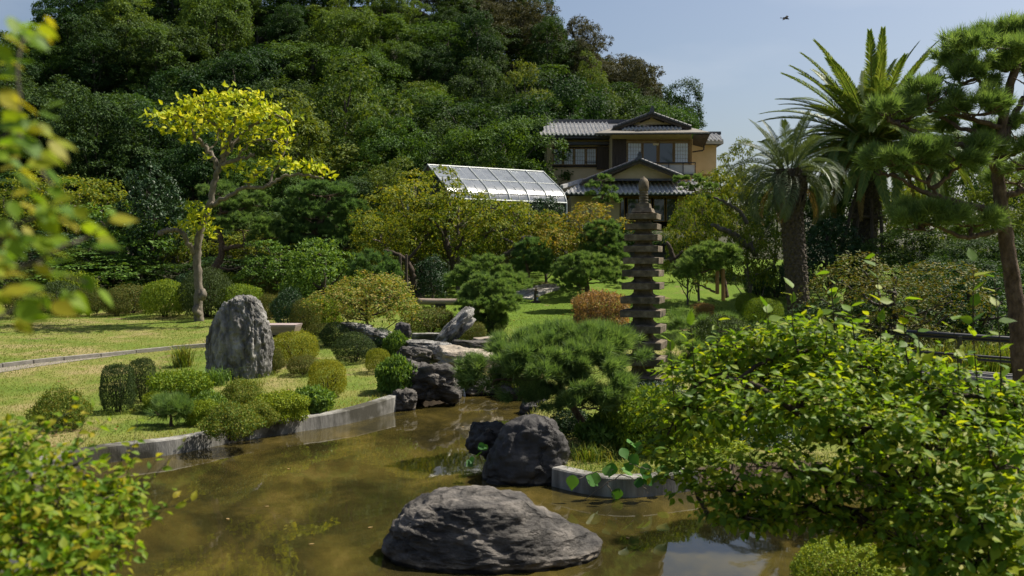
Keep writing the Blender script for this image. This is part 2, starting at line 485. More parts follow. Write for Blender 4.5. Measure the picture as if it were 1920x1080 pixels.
M['gravel'] = surf_mat('gravel', [(.35, (.12, .10, .075)), (.65, (.30, .27, .22))], 60, 4, .95, .8, 90)
M['pathstone'] = surf_mat('path_stone', [(.3, (.30, .28, .25)), (.7, (.46, .44, .40))], 5, 8, .9, .3, 40)
M['soil'] = surf_mat('soil', [(.3, (.045, .032, .02)), (.7, (.11, .08, .05))], 6, 8, .95, .6, 30)

# ------------------------------------------------------------------ terrain
_zw = lambda *pts: [Z0(*p)[:2] for p in pts]
LEFT_BANK = _zw((-260, 985), (-60, 930), (90, 892), (200, 868), (330, 851), (440, 829), (550, 811), (640, 797), (700, 783), (752, 768))
CASCADE = _zw((800, 752), (850, 744), (905, 738), (965, 742), (1010, 757))
ISLAND_W = _zw((1000, 790), (950, 835), (915, 870), (905, 892), (940, 907), (1015, 911))
ISLAND_S = _zw((1040, 915), (1100, 926), (1165, 932), (1230, 929))
POND = np.array(LEFT_BANK + CASCADE + ISLAND_W + ISLAND_S +
                [np.array(p) for p in ((3.2, 13.4), (4.3, 13.6), (5.1, 12.9), (5.4, 11.6), (5.2, 10.4), (4.5, 9.5), (3.5, 8.9), (2.7, 7.4), (2.0, 5.4), (0, 4.4), (-3.2, 4.8), (-5.5, 6.2), (-9.5, 8.6))])


def pond_sdf(x, y):
    """signed distance to the pond's edge, negative in the water"""
    x, y = np.asarray(x, float), np.asarray(y, float)
    best = np.full(np.broadcast(x, y).shape, 1e9); inside = np.zeros(best.shape, bool)
    n = len(POND)
    for i in range(n):
        a, b = POND[i], POND[(i + 1) % n]; e = b - a
        t = np.clip(((x - a[0]) * e[0] + (y - a[1]) * e[1]) / (e @ e), 0, 1)
        best = np.minimum(best, np.hypot(x - a[0] - t * e[0], y - a[1] - t * e[1]))
        if a[1] != b[1]:
            c = ((a[1] > y) != (b[1] > y)) & (x < (b[0] - a[0]) * (y - a[1]) / (b[1] - a[1]) + a[0])
            inside ^= c
    return np.where(inside, -best, best)


RX = np.array([-140, -90, -75, -66, -58, -40, -12, 2, 13, 24, 34, 48, 70, 140.0])
RZ = np.array([5, 6, 7, 9, 17, 35, 35, 27, 18.0, 10.5, 6.5, 5.5, 5.2, 5.0])


def smooth01(t):
    t = np.clip(t, 0, 1); return t * t * (3 - 2 * t)


def land(x, y):
    x, y = np.asarray(x, float), np.asarray(y, float)
    z = np.interp(y, [-20, 0, 4, 8.5, 12, 15, 20, 26, 33, 38, 42, 50, 58, 68, 400], [1.6, 1.6, 1.15, .30, .25, .24, .31, .62, .95, 1.15, 1.55, 2.7, 4.3, 5.0, 5.0])
    ridge = np.interp(x, RX, RZ)
    up = smooth01((y - 64) / 56.0)
    z = z + (ridge - 5.0) * up * (1 - .5 * smooth01((y - 125) / 60.0))
    z = z + .05 * np.sin(x * .7 + 1.3) * np.sin(y * .45) * smooth01((y - 9) / 8)
    return z


def hgt(x, y):
    s = pond_sdf(x, y)
    return np.where(s > .15, land(x, y), np.where(s < .03, -.55, land(x, y) * smooth01((s - .03) / .12) - .55 * (1 - smooth01((s - .03) / .12))))


def G(px, py):
    """ground point under a photograph pixel"""
    r = ray(px, py); r = r / r[1]
    d = np.arange(5.0, 130.0, .1)
    P = CAM + r * d[:, None]
    hit = np.nonzero(P[:, 2] < land(P[:, 0], P[:, 1]))[0]
    k = hit[0] if len(hit) else len(d) - 1
    p = P[k].copy(); p[2] = float(land(p[0], p[1]))
    return p


def on_ground(px, d, py=480):
    p = W(px, py, d); p[2] = float(land(p[0], p[1])); return p


def lawn_mat():
    m, N, L, out = new_mat('lawn')
    tc = N.new("ShaderNodeTexCoord")
    def nz(scale, det=6, rough=.6):
        n = N.new("ShaderNodeTexNoise"); n.inputs['Scale'].default_value = scale; n.inputs['Detail'].default_value = det; n.inputs['Roughness'].default_value = rough
        L.new(tc.outputs['Object'], n.inputs['Vector']); return n
    a = nz(.55, 7); ra = ramp(N, [(.30, (.090, .140, .020)), (.44, (.125, .165, .028)), (.53, (.18, .185, .048)), (.64, (.26, .215, .095))]); L.new(a.outputs['Fac'], ra.inputs[0])
    gy_ = N.new("ShaderNodeSeparateXYZ"); L.new(tc.outputs['Object'], gy_.inputs[0])
    mr = N.new("ShaderNodeMapRange"); mr.inputs['From Min'].default_value = 25; mr.inputs['From Max'].default_value = 33; L.new(gy_.outputs['Y'], mr.inputs['Value'])
    mr2 = N.new("ShaderNodeMapRange"); mr2.inputs['From Min'].default_value = -8; mr2.inputs['From Max'].default_value = -3; L.new(gy_.outputs['X'], mr2.inputs['Value'])
    mm_ = N.new("ShaderNodeMath"); mm_.operation = 'MULTIPLY'; L.new(mr.outputs[0], mm_.inputs[0]); L.new(mr2.outputs[0], mm_.inputs[1])
    rg = ramp(N, [(.3, (.075, .135, .014)), (.6, (.115, .175, .020)), (.75, (.15, .19, .03))]); L.new(a.outputs['Fac'], rg.inputs[0])
    lush = N.new("ShaderNodeMixRGB"); L.new(mm_.outputs[0], lush.inputs[0]); L.new(ra.outputs[0], lush.inputs['Color1']); L.new(rg.outputs[0], lush.inputs['Color2'])
    f = nz(26, 4, .7); rf = ramp(N, [(.25, (.55, .55, .55)), (.75, (1.35, 1.35, 1.35))]); L.new(f.outputs['Fac'], rf.inputs[0])
    mu = N.new("ShaderNodeMixRGB"); mu.blend_type = 'MULTIPLY'; mu.inputs[0].default_value = 1; L.new(lush.outputs[0], mu.inputs['Color1']); L.new(rf.outputs[0], mu.inputs['Color2'])
    d = nz(.9, 8, .65); rd = ramp(N, [(.60, (0, 0, 0)), (.72, (1, 1, 1))]); L.new(d.outputs['Fac'], rd.inputs[0])
    mx = N.new("ShaderNodeMixRGB"); mx.inputs['Color2'].default_value = (.19, .135, .075, 1); L.new(rd.outputs[0], mx.inputs[0]); L.new(mu.outputs[0], mx.inputs['Color1'])
    p = N.new("ShaderNodeBsdfPrincipled"); p.inputs['Roughness'].default_value = .95; p.inputs['Specular IOR Level'].default_value = .1
    L.new(mx.outputs[0], p.inputs['Base Color'])
    b = N.new("ShaderNodeBump"); b.inputs['Strength'].default_value = .7; b.inputs['Distance'].default_value = .03
    g = nz(70, 3, .7); L.new(g.outputs['Fac'], b.inputs['Height']); L.new(b.outputs[0], p.inputs['Normal'])
    L.new(p.outputs[0], out.inputs[0])
    return m


M['lawn'] = lawn_mat()
M['forest'] = surf_mat('forest_floor', [(.3, (.018, .020, .009)), (.6, (.04, .042, .018)), (.8, (.07, .055, .03))], 1.2, 8, .95, .6, 12)
gx = np.unique(np.concatenate([np.linspace(-600, -80, 14), np.linspace(-80, -12, 46), np.arange(-12, 9, .12), np.linspace(9, 70, 46), np.linspace(70, 600, 14)]))
gy = np.unique(np.concatenate([np.linspace(-25, 3.6, 16), np.arange(3.6, 24, .12), np.linspace(24, 70, 60), np.linspace(70, 150, 45), np.linspace(150, 900, 14)]))
X, Y = np.meshgrid(gx, gy)
Zg = hgt(X, Y)
V = np.stack([X, Y, Zg], -1).reshape(-1, 3)
ii = np.arange(len(gy) - 1)[:, None] * len(gx); jj = np.arange(len(gx) - 1)[None]
Q = np.stack([ii + jj, ii + jj + 1, ii + len(gx) + jj + 1, ii + len(gx) + jj], -1).reshape(-1, 4)
me = mesh('ground', V, Q, M['lawn'], None, True)
me.materials.append(M['forest']); me.materials.append(M['soil'])
cx, cy = X.ravel()[Q].mean(1), Y.ravel()[Q].mean(1); cz = Zg.ravel()[Q].mean(1)
mi = np.where((cy > 53) | ((cx < -4) & (cy > 40)) | (np.abs(cx) > 60), 1, 0)
zr = Zg.ravel()[Q]; mi = np.where((cz < .1) | ((zr.max(1) - zr.min(1) > .2) & (zr.min(1) < .3)), 2, mi)
me.polygons.foreach_set("material_index", mi.astype(np.int32))
tag(link('ground', me), 'mown lawn and slopes of the garden with the wooded hill', None, None, 'structure')

# water
def water_mat():
    m, N, L, out = new_mat('pond_water')
    tc = N.new("ShaderNodeTexCoord")
    mp = N.new("ShaderNodeMapping"); mp.inputs['Scale'].default_value = (.7, .42, 1); L.new(tc.outputs['Object'], mp.inputs[0])
    n = N.new("ShaderNodeTexNoise"); n.inputs['Scale'].default_value = 1.1; n.inputs['Detail'].default_value = 9; n.inputs['Roughness'].default_value = .66; n.inputs['Distortion'].default_value = .5
    L.new(mp.outputs[0], n.inputs['Vector'])
    r = ramp(N, [(.28, (.010, .0095, .0035)), (.44, (.027, .0225, .007)), (.57, (.058, .045, .011)), (.74, (.125, .091, .026))]); L.new(n.outputs['Fac'], r.inputs[0])
    p = N.new("ShaderNodeBsdfPrincipled"); p.inputs['Roughness'].default_value = .025; p.inputs['IOR'].default_value = 1.38; p.inputs['Specular IOR Level'].default_value = .55
    L.new(r.outputs[0], p.inputs['Base Color'])
    w = N.new("ShaderNodeTexNoise"); w.inputs['Scale'].default_value = 2.6; w.inputs['Detail'].default_value = 3; L.new(mp.outputs[0], w.inputs['Vector'])
    b = N.new("ShaderNodeBump"); b.inputs['Strength'].default_value = .05; b.inputs['Distance'].default_value = .05
    L.new(w.outputs['Fac'], b.inputs['Height']); L.new(b.outputs[0], p.inputs['Normal'])
    L.new(p.outputs[0], out.inputs[0])
    return m


M['water'] = water_mat()
wb = MB().add([(-16, 3.5, 0), (16, 3.5, 0), (16, 23.5, 0), (-16, 23.5, 0)], [(0, 1, 2, 3)])
wo = wb.build('water', M['water']); tag(wo, 'murky brown pond water mirroring the garden', None, None, 'structure')


def edge_wall(name, line, label, h=.03, th=.2, group=None):
    """low concrete wall that follows the pond's edge, its inner face on the line"""
    P = curve_pts([np.array((p[0], p[1], 0)) for p in line], 7)
    t = np.gradient(P, axis=0); nrm = unit(np.stack([-t[:, 1], t[:, 0], 0 * t[:, 0]], -1))
    if pond_sdf(P[len(P) // 2, 0] + nrm[len(P) // 2, 0] * .3, P[len(P) // 2, 1] + nrm[len(P) // 2, 1] * .3) < 0: nrm = -nrm
    top = land(P[:, 0], P[:, 1]) + h
    mb = MB(); rows = []
    k = len(P)
    inn, outw = P - nrm * .02, P + nrm * th
    prof = [(inn - nrm * .02, np.full(k, -.6)), (inn, top - .02), (inn + nrm * .02, top), (outw, top), (outw, np.full(k, -.6))]
    V = np.concatenate([np.column_stack([a[:, :2], z]) for a, z in prof])
    Q = []
    for r in range(4):
        for i in range(k - 1):
            Q.append((r * k + i, r * k + i + 1, (r + 1) * k + i + 1, (r + 1) * k + i))
    mb.add(V, Q); mb.add(np.array([V[r * k] for r in (0, 1, 3, 4)]), [(0, 1, 2, 3)]); mb.add(np.array([V[r * k + k - 1] for r in (0, 1, 3, 4)]), [(0, 1, 2, 3)])
    o = mb.build(name, M['concrete'])
    return tag(o, label, 'wall', group)


edge_wall('pond_wall', LEFT_BANK, 'long low grey concrete wall holding the lawn above the pond', group='concrete pond edging')
edge_wall('pond_wall', [ISLAND_S[0] + np.array((-.02, .12))] + ISLAND_S[1:] + [np.array((2.6, 13.0))], 'curved concrete pond wall below the pine, beside the black rock', group='concrete pond edging')

# kerb of long stones across the left lawn, with a gravel strip in front of it
kp = np.array([G(*p) for p in ((-60, 698), (60, 683), (180, 670), (300, 658), (392, 650))])
kc = curve_pts(kp, 40)
seg = np.concatenate([[0], np.cumsum(np.linalg.norm(np.diff(kc, axis=0), axis=1))])
kerb = thing('kerb', 'thin line of long pale kerb stones crossing the sloping lawn', 'kerb', kc[0])
s = 0.0
while s < seg[-1] - .3:
    ln = RNG.uniform(.75, 1.15)
    a, b = [np.array([np.interp(q, seg, kc[:, j]) for j in range(3)]) for q in (s, min(s + ln - .03, seg[-1]))]
    a[2] = float(land(a[0], a[1])) + .03; b[2] = float(land(b[0], b[1])) + .03
    MB().bar(a, b, .15 + RNG.uniform(-.01, .01), .13 + RNG.uniform(-.015, .02)).build('stone', M['kerbstone'], kerb)
    s += ln
gp = kc[:int(len(kc) * .62)]
t = np.gradient(gp, axis=0); nr = unit(np.stack([t[:, 1], -t[:, 0], 0 * t[:, 0]], -1))
wid = np.linspace(.75, .05, len(gp))[:, None]
A, B = gp + nr * .06, gp + nr * (.06 + wid)
for q in (A, B): q[:, 2] = land(q[:, 0], q[:, 1]) + .008
n = len(A)
tag(link('path', mesh('path', np.concatenate([A, B]), [(i, n + i, n + i + 1, i + 1) for i in range(n - 1)], M['gravel'])), 'narrow gravel strip below the kerb stones', None, None, 'structure')

# stepping-stone path climbing the back lawn
sp = [G(*p) for p in ((972, 561), (988, 553), (1004, 547), (1024, 541), (1046, 537))]
sc = curve_pts(sp, 5)
path = thing('stone_path', 'pale grey stone slab path climbing the lawn to the house', 'path', sc[0])
path["kind"] = "structure"
del path["category"]
tt = unit(np.gradient(sc, axis=0))
for i in range(len(sc) - 1):
    for side in (-1, 1):
        nrm = np.array((-tt[i][1], tt[i][0], 0)); c = (sc[i] + sc[i + 1]) / 2 + nrm * side * .36
        ln = np.linalg.norm(sc[i + 1] - sc[i]) - .05
        c[2] = float(land(c[0], c[1])) + .03
        slope = math.atan2(sc[i + 1][2] - sc[i][2], np.linalg.norm((sc[i + 1] - sc[i])[:2]))
        MB().box(c, (ln, .66 + RNG.uniform(-.03, .03), .09), math.atan2(tt[i][1], tt[i][0]), 0, -slope).build('slab', M['pathstone'], path)

# ------------------------------------------------------------------ house
M['plaster'] = surf_mat('ochre_plaster', [(.3, (.58, .44, .255)), (.7, (.66, .51, .31))], 2.0, 5, .95, .1, 60, .1)
M['wood_grey'] = surf_mat('weathered_boards', [(.3, (.045, .033, .025)), (.7, (.11, .085, .065))], 3.0, 6, .85, .3, 20, .2, (8, 8, .5))
M['wood_warm'] = surf_mat('warm_wood', [(.3, (.17, .095, .035)), (.7, (.28, .165, .065))], 3.0, 5, .7, .1, 20, .2, (6, 6, .6))
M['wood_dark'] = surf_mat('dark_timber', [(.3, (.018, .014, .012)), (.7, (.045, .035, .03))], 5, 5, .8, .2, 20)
M['tile'] = surf_mat('grey_roof_tile', [(.3, (.36, .355, .355)), (.55, (.50, .495, .49)), (.75, (.62, .61, .60))], 2.5, 8, .45, .15, 30, .5)
M['tile_dark'] = surf_mat('dark_ridge_tile', [(.3, (.045, .047, .055)), (.7, (.10, .10, .115))], 4, 6, .55, .2, 30, .4)
M['copper'] = surf_mat('grey_brown_sheet_roof', [(.3, (.13, .12, .10)), (.7, (.21, .19, .165))], 1.5, 6, .65, .1, 20, .3)
M['paper'] = surf_mat('white_shoji_paper', [(.3, (.62, .64, .66)), (.7, (.72, .74, .76))], 2, 3, .9, 0)
M['rail'] = surf_mat('black_railing', [(.3, (.02, .02, .022)), (.7, (.04, .04, .042))], 5, 3, .5, 0)
M['panel_white'] = surf_mat('pale_balcony_panel', [(.3, (.42, .40, .35)), (.7, (.50, .48, .43))], 2, 4, .8, 0)


def plain(name, col, rough=.5, spec=.5, metal=0.0, alpha=None, trans=0.0, emit=None):
    m, N, L, out = new_mat(name)
    p = N.new("ShaderNodeBsdfPrincipled"); p.inputs['Base Color'].default_value = (*col, 1); p.inputs['Roughness'].default_value = rough
    p.inputs['Specular IOR Level'].default_value = spec; p.inputs['Metallic'].default_value = metal; p.inputs['Transmission Weight'].default_value = trans
    if emit:
        p.inputs['Emission Color'].default_value = (*emit[0], 1); p.inputs['Emission Strength'].default_value = emit[1]
    L.new(p.outputs[0], out.inputs[0]); return m


M['glass'] = plain('window_glass', (.05, .065, .09), .04, .8)
HS = 4.694


def HP(zx, zy, d):
    """house detail coordinates to world at depth d"""
    return W(1000 + zx / HS, 190 + zy / HS, d)


D0, D1, D2 = 58.0, 60.0, 54.5           # front planes of the middle block, the left wing, the porch roof's eave
house_base = on_ground(1200, 60)
house = thing('house', 'two-storey ochre garden villa with grey tiled gables behind the pagoda', 'house', house_base)


def wall_box(name, zx0, zx1, zy0, zy1, d, depth, mat, parent=house, proud=0.0):
    a, b = HP(zx0, zy1, d - proud), HP(zx1, zy0, d - proud)
    return MB().hexa(np.array([(a[0], a[1], a[2]), (b[0], a[1], a[2]), (b[0], a[1] + depth, a[2]), (a[0], a[1] + depth, a[2]),
                               (a[0], a[1], b[2]), (b[0], a[1], b[2]), (b[0], a[1] + depth, b[2]), (a[0], a[1] + depth, b[2])])).build(name, mat, parent)


_tilecache = {}


def tile_column(rows, w=.27, pitch=.30):
    """one column of overlapping curved tiles running up the slope (local x across, y up the slope)"""
    key = (rows, round(w, 3))
    if key in _tilecache: return _tilecache[key]
    xs = np.array([0, .18, .36, .5, .64, .74, .87, 1.0]) * w - w / 2
    zs = np.array([.0, -.035, -.045, -.03, .01, .055, .055, .0]) * (w / .27)
    mb = MB()
    for r in range(rows):
        y0, y1 = r * pitch - .03, (r + 1) * pitch
        A = np.column_stack([xs, np.full(8, y0), zs + .045]); B = np.column_stack([xs, np.full(8, y1), zs]); C = np.column_stack([xs, np.full(8, y0), zs - .03])
        mb.add(np.concatenate([A, B, C]), [(i, i + 1, 8 + i + 1, 8 + i) for i in range(7)] + [(16 + i, 17 + i, i + 1, i) for i in range(7)])
    me = mesh_mixed('tile_column', np.concatenate(mb.v), np.concatenate(mb.f), M['tile'], False)
    _tilecache[key] = me
    return me


def tiled_roof(name, e0, e1, r0, r1, parent=house, w=.27, under=True):
    """tiled plane between the eave e0-e1 and the upper edge r0-r1: a slab and one object per column of tiles"""
    e0, e1, r0, r1 = [np.asarray(q, float) for q in (e0, e1, r0, r1)]
    nrm = unit(np.cross(e1 - e0, (r0 + r1) / 2 - (e0 + e1) / 2))
    lo = [q - nrm * .12 for q in (e0, e1, r1, r0)]; hi = [q - nrm * .05 for q in (e0, e1, r1, r0)]
    roof = MB().hexa(np.array(lo + hi)).build(name, M['tile_dark'], parent)
    across = unit(e1 - e0); up = unit(np.cross(nrm, across))
    R = np.stack([across, up, nrm], -1)
    from mathutils import Matrix
    L0 = np.linalg.norm(e1 - e0); n = max(1, int(round(L0 / w))); ww = L0 / n
    org = parent_origin(roof)
    for i in range(n):
        x = (i + .5) * ww
        # length available at this column
        def hits(p0, p1):
            return ((p1 - e0) @ across, (p1 - e0) @ up)
        ra, rb = (r0 - e0) @ across, (r1 - e0) @ across
        h = (r0 - e0) @ up
        if x < ra and ra > 1e-3: L1 = h * x / ra
        elif x > rb and rb < L0 - 1e-3: L1 = h * (L0 - x) / (L0 - rb)
        else: L1 = h
        rows = int(L1 / .30 + .15)
        if rows < 1: continue
        o = link('tile_column', tile_column(rows, ww), roof)
        mat = Matrix([[*R[0], 0], [*R[1], 0], [*R[2], 0], [0, 0, 0, 1]])
        pos = e0 + across * x - org
        mat.translation = Vector(pos)
        o.matrix_local = mat
    return roof


# left wing ---------------------------------------------------------------
wall_box('wall', 120, 700, 262, 800, D1, 5, M['plaster'])
wall_box('eave_band', 185, 690, 357, 380, D1, .5, M['tile_dark'], house, .5)
wall_box('shutter_box', 560, 682, 395, 596, D1, .3, M['wood_grey'], house, .3)
tiled_roof('roof', HP(62, 292, D1 - 1.1), HP(700, 292, D1 - 1.1), HP(118, 186, D1 + 2.6), HP(845, 186, D1 + 2.6))
MB().bar(HP(112, 178, D1 + 2.65), HP(850, 178, D1 + 2.65), .26, .24).build('ridge', M['tile_dark'], house)
wall_box('eave_board', 72, 690, 293, 304, D1, .08, M['wood_dark'], house, 1.0)


def back_slope(name, e0, e1, r0, r1):
    """the hidden rear slope of a ridge roof, mirrored behind the ridge, with the soffit closed below"""
    e0, e1, r0, r1 = [np.array(q, float) for q in (e0, e1, r0, r1)]
    b0, b1 = e0.copy(), e1.copy(); b0[1] = 2 * r0[1] - e0[1]; b1[1] = 2 * r1[1] - e1[1]
    dn = np.array((0, 0, -.06)); up2 = np.array((0, 0, .06))
    mb = MB().hexa(np.array([r0 + dn, r1 + dn, b1 + dn, b0 + dn, r0 + up2, r1 + up2, b1 + up2, b0 + up2]))
    s0, s1, t1, t0 = [q - np.array((0, 0, .16)) for q in (e0, e1, b1, b0)]
    mb.hexa(np.array([s0 + dn, s1 + dn, t1 + dn, t0 + dn, s0, s1, t1, t0]))
    return mb.build(name, M['tile_dark'], house)


back_slope('rear_roof', HP(62, 292, D1 - 1.0), HP(700, 292, D1 - 1.0), HP(118, 186, D1 + 2.6), HP(845, 186, D1 + 2.6))


def window(zx0, zx1, zy0, zy1, d, glazed, frame_mat, lattice=(3, 4)):
    """one sliding panel: frame, pane, and a lattice where it is papered"""
    a, b = HP(zx0, zy1, d), HP(zx1, zy0, d)
    cx, cz, w, h = (a[0] + b[0]) / 2, (a[2] + b[2]) / 2, b[0] - a[0], b[2] - a[2]
    t = .055
    f = MB()
    f.box((cx, d, a[2] + t / 2), (w, .05, t)).box((cx, d, b[2] - t / 2), (w, .05, t))
    f.box((a[0] + t / 2, d, cz), (t, .05, h - 2 * t)).box((b[0] - t / 2, d, cz), (t, .05, h - 2 * t))
    fr = f.build('window', frame_mat, house)
    MB().box((cx, d + .012, cz), (w - 2 * t, .012, h - 2 * t)).build('pane', M['glass'] if glazed else M['paper'], fr)
    if not glazed:
        l = MB()
        for i in range(1, lattice[0]): l.box((a[0] + t + (w - 2 * t) * i / lattice[0], d - .004, cz), (.014, .012, h - 2 * t))
        for i in range(1, lattice[1]): l.box((cx, d - .012, a[2] + t + (h - 2 * t) * i / lattice[1]), (w - 2 * t, .006, .014))
        l.build('lattice', M['wood_warm'], fr)
    return fr


for a, b in ((172, 258), (264, 355), (363, 458), (466, 556)):
    window(a, b, 412, 562, D1 - .06, False, M['wood_warm'], (4, 4))
wall_box('sill', 165, 562, 562, 576, D1, .2, M['wood_dark'], house, .2)
wall_box('head_beam', 165, 562, 400, 411, D1, .12, M['wood_dark'], house, .12)
MB().bar(HP(455, 535, D1 - .3), HP(556, 535, D1 - .3), .05).build('rail', M['rail'], house)

# middle block ------------------------------------------------------------
wall_box('wall', 690, 1395, 262, 820, D0, 6, M['plaster'])
wall_box('board_panel', 694, 818, 332, 600, D0, .05, M['wood_grey'], house, .05)
for i in range(6):
    wall_box('board', 697 + i * 20, 715 + i * 20, 335, 598, D0, .03, M['wood_grey'], house, .075)
for a, b, g in ((826, 956, 0), (962, 1092, 1), (1104, 1234, 1), (1240, 1368, 0)):
    window(a, b, 362, 545, D0 - .1, g, M['wood_warm'], (5, 5))
wall_box('head_beam', 818, 1396, 336, 350, D0, .14, M['wood_warm'], house, .14)
wall_box('corner_post', 1370, 1396, 350, 560, D0, .12, M['wood_warm'], house, .13)
wall_box('centre_post', 1092, 1104, 350, 545, D0, .12, M['wood_warm'], house, .12)
# irimoya roof: sheet skirt, tile band, gable
E = D0 - 1.3
sk = MB().hexa(np.array([HP(540, 290, E), HP(1557, 283, E), HP(1500, 262, D0 + 6), HP(600, 262, D0 + 6), HP(540, 278, E), HP(1557, 271, E), HP(1392, 233, D0 + .3), HP(690, 236, D0 + .3)]))
skirt = sk.build('skirt_roof', M['copper'], house)
MB().hexa(np.array([HP(540, 296, E + .05), HP(1557, 289, E + .05), HP(1555, 289, E + .2), HP(542, 296, E + .2), HP(540, 290.5, E + .05), HP(1557, 283.5, E + .05), HP(1555, 283.5, E + .2), HP(542, 290.5, E + .2)])).build('gutter', M['wood_dark'], house)
tiled_roof('tile_band', HP(780, 250, D0 - .55), HP(1306, 248, D0 - .55), HP(800, 212, D0 + .15), HP(1290, 212, D0 + .15), house, .25)
gd = D0 + .2
MB().prism(None, [HP(880, 204, gd), HP(1212, 204, gd), HP(1045, 128, gd)], [HP(880, 204, gd + 3), HP(1212, 204, gd + 3), HP(1045, 128, gd + 3)]).build('gable_wall', M['plaster'], house)


def gable(apex, left, right, d, depth, th, mat, name='gable_roof', over=.6):
    """two thick sloping planes that meet at the ridge and run back from the front"""
    A, Lf, Rt = HP(*apex, d - over), HP(*left, d - over), HP(*right, d - over)
    back = np.array((0, depth + over, 0)); up = np.array((0, 0, th))
    g = MB()
    g.hexa(np.array([Lf, A, A + back, Lf + back, Lf + up, A + up, A + back + up, Lf + back + up]))
    g.hexa(np.array([A + (.001, 0, 0), Rt, Rt + back, A + back + (.001, 0, 0), A + up + (.001, 0, 0), Rt + up, Rt + back + up, A + back + up + (.001, 0, 0)]))
    roof = g.build(name, mat, house)
    for P, Q2 in ((Lf, A), (A, Rt)):          # verge tiles: a row of rounds along the front edge
        n = int(np.linalg.norm(Q2 - P) / .26)
        for i in range(n):
            c = P + (Q2 - P) * ((i + .5) / n) + up
            dirn = unit(Q2 - P)
            o = MB().tube([c - dirn * .125, c + dirn * .105], [.075, .085], 8).build('verge_tile', M['tile_dark'], roof)
    MB().bar(A + up * 1.3 + (0, .05, 0), A + back + up * 1.3, .2, .22).build('ridge', M['tile_dark'], roof)
    MB().box(A + up + (0, 0, .13), (.24, .2, .3)).box(A + up + (0, 0, .32), (.13, .14, .14)).build('ridge_end_tile', M['tile_dark'], roof)
    # barge boards
    b = MB(); off = np.array((0, .08, -.03))
    b.bar(Lf + off + (0, 0, -.06), A + off + (0, 0, -.06), .06, .14); b.bar(A + off + (.0, .002, -.06), Rt + off + (0, .002, -.06), .06, .14)
    b.build('barge_board', M['wood_grey'], roof)
    return roof


gable((1045, 112), (700, 240), (1392, 236), gd, 4, .1, M['tile_dark'])
for zx0, zx1, zy in ((945, 1040, 178), (1050, 1150, 178)):
    s = 1 if zx0 > 1040 else -1
    MB().bar(HP(1045 + s * 15, 148, gd - .1), HP(1045 + s * 105, 184, gd - .1), .06, .09).build('brace', M['wood_dark'], house)
# deep eave on the right, seen from below, and its bracket
MB().hexa(np.array([HP(1402, 297, D0 - 1.2), HP(1555, 290, D0 - 1.2), HP(1500, 408, D0 + 3.5), HP(1402, 384, D0 + 3.5), HP(1402, 292, D0 - 1.2), HP(1556, 285, D0 - 1.2), HP(1503, 396, D0 + 3.5), HP(1402, 372, D0 + 3.5)])).build('soffit', M['wood_dark'], house)
MB().tube([HP(1505, 385, D0 + 1), HP(1500, 425, D0 + 1), HP(1490, 432, D0 + 1), HP(1400, 446, D0 + 1)], .045, 6).build('downpipe', M['wood_dark'], house)
# right rear wing
wall_box('wall', 1390, 1612, 330, 640, D0 + 5, 4, M['plaster'])
tiled_roof('roof', HP(1500, 345, D0 + 4.2), HP(1672, 345, D0 + 4.2), HP(1500, 284, D0 + 6.5), HP(1645, 284, D0 + 6.5))
back_slope('rear_roof', HP(1500, 345, D0 + 4.3), HP(1672, 345, D0 + 4.3), HP(1500, 284, D0 + 6.5), HP(1645, 284, D0 + 6.5))
MB().bar(HP(1500, 280, D0 + 6.5), HP(1650, 280, D0 + 6.5), .2).build('ridge', M['tile_dark'], house)
wall_box('fascia', 1520, 1674, 348, 374, D0 + 4.2, .1, M['panel_white'], house, 0)
# porch: broad tiled skirt, gable on it, rooms below
tiled_roof('porch_roof', HP(262, 808, D2), HP(1740, 808, D2), HP(440, 694, D2 + 3.0), HP(1600, 694, D2 + 3.0))
MB().bar(HP(250, 752, D2 + .9), HP(432, 694, D2 + 2.6), .2, .2).build('hip_ridge', M['tile'], house)
MB().prism(None, [HP(640, 690, D2 + 1.2), HP(1292, 690, D2 + 1.2), HP(936, 540, D2 + 1.2)], [HP(640, 690, D2 + 3.6), HP(1292, 690, D2 + 3.6), HP(936, 540, D2 + 3.6)]).build('gable_wall', M['plaster'], house)
gable((936, 520), (428, 716), (1318, 672), D2 + 1.2, 2.2, .11, M['tile_dark'], 'porch_gable', .7)
MB().bar(HP(660, 690, D2 + 1.1), HP(1290, 690, D2 + 1.1), .16, .12).build('gable_sill', M['tile_dark'], house)
wall_box('eave_board', 275, 1735, 810, 832, D2, .12, M['wood_dark'], house, -.15)
wall_box('ground_floor_wall', 330, 760, 830, 1130, D2 + 1.6, 3.8, M['plaster'])
wall_box('ground_floor_wall', 1262, 1700, 830, 1130, D2 + 1.6, 3.8, M['plaster'])
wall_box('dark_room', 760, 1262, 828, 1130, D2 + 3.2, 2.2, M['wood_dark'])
wall_box('lintel', 750, 1270, 826, 848, D2 + 1.6, .2, M['wood_warm'])
for a, b in ((762, 806), (824, 930), (940, 1040), (1056, 1160), (1166, 1258)):
    window(a, b, 850, 1060, D2 + 1.7, True, M['wood_warm'])
# balcony right of the porch gable
wall_box('balcony_panel', 1060, 1420, 560, 640, D0 - .9, .06, M['panel_white'])
rb = MB()
rb.bar(HP(1050, 540, D0 - .98), HP(1430, 540, D0 - .98), .06)
for zx in (1065, 1192, 1318, 1425): rb.bar(HP(zx, 640, D0 - .98), HP(zx, 536, D0 - .98), .05)
rb.build('balcony_rail', M['rail'], house)
wall_box('balcony_floor', 1060, 1420, 640, 652, D0 - 1.0, 1.0, M['wood_dark'])
# pale lamp behind the glass of the upper room
MB().box(HP(1078, 378, D0 - .12), (.34, .02, .12)).build('lamp', plain('lamp_glass', (.7, .55, .3), .4, .5), house)

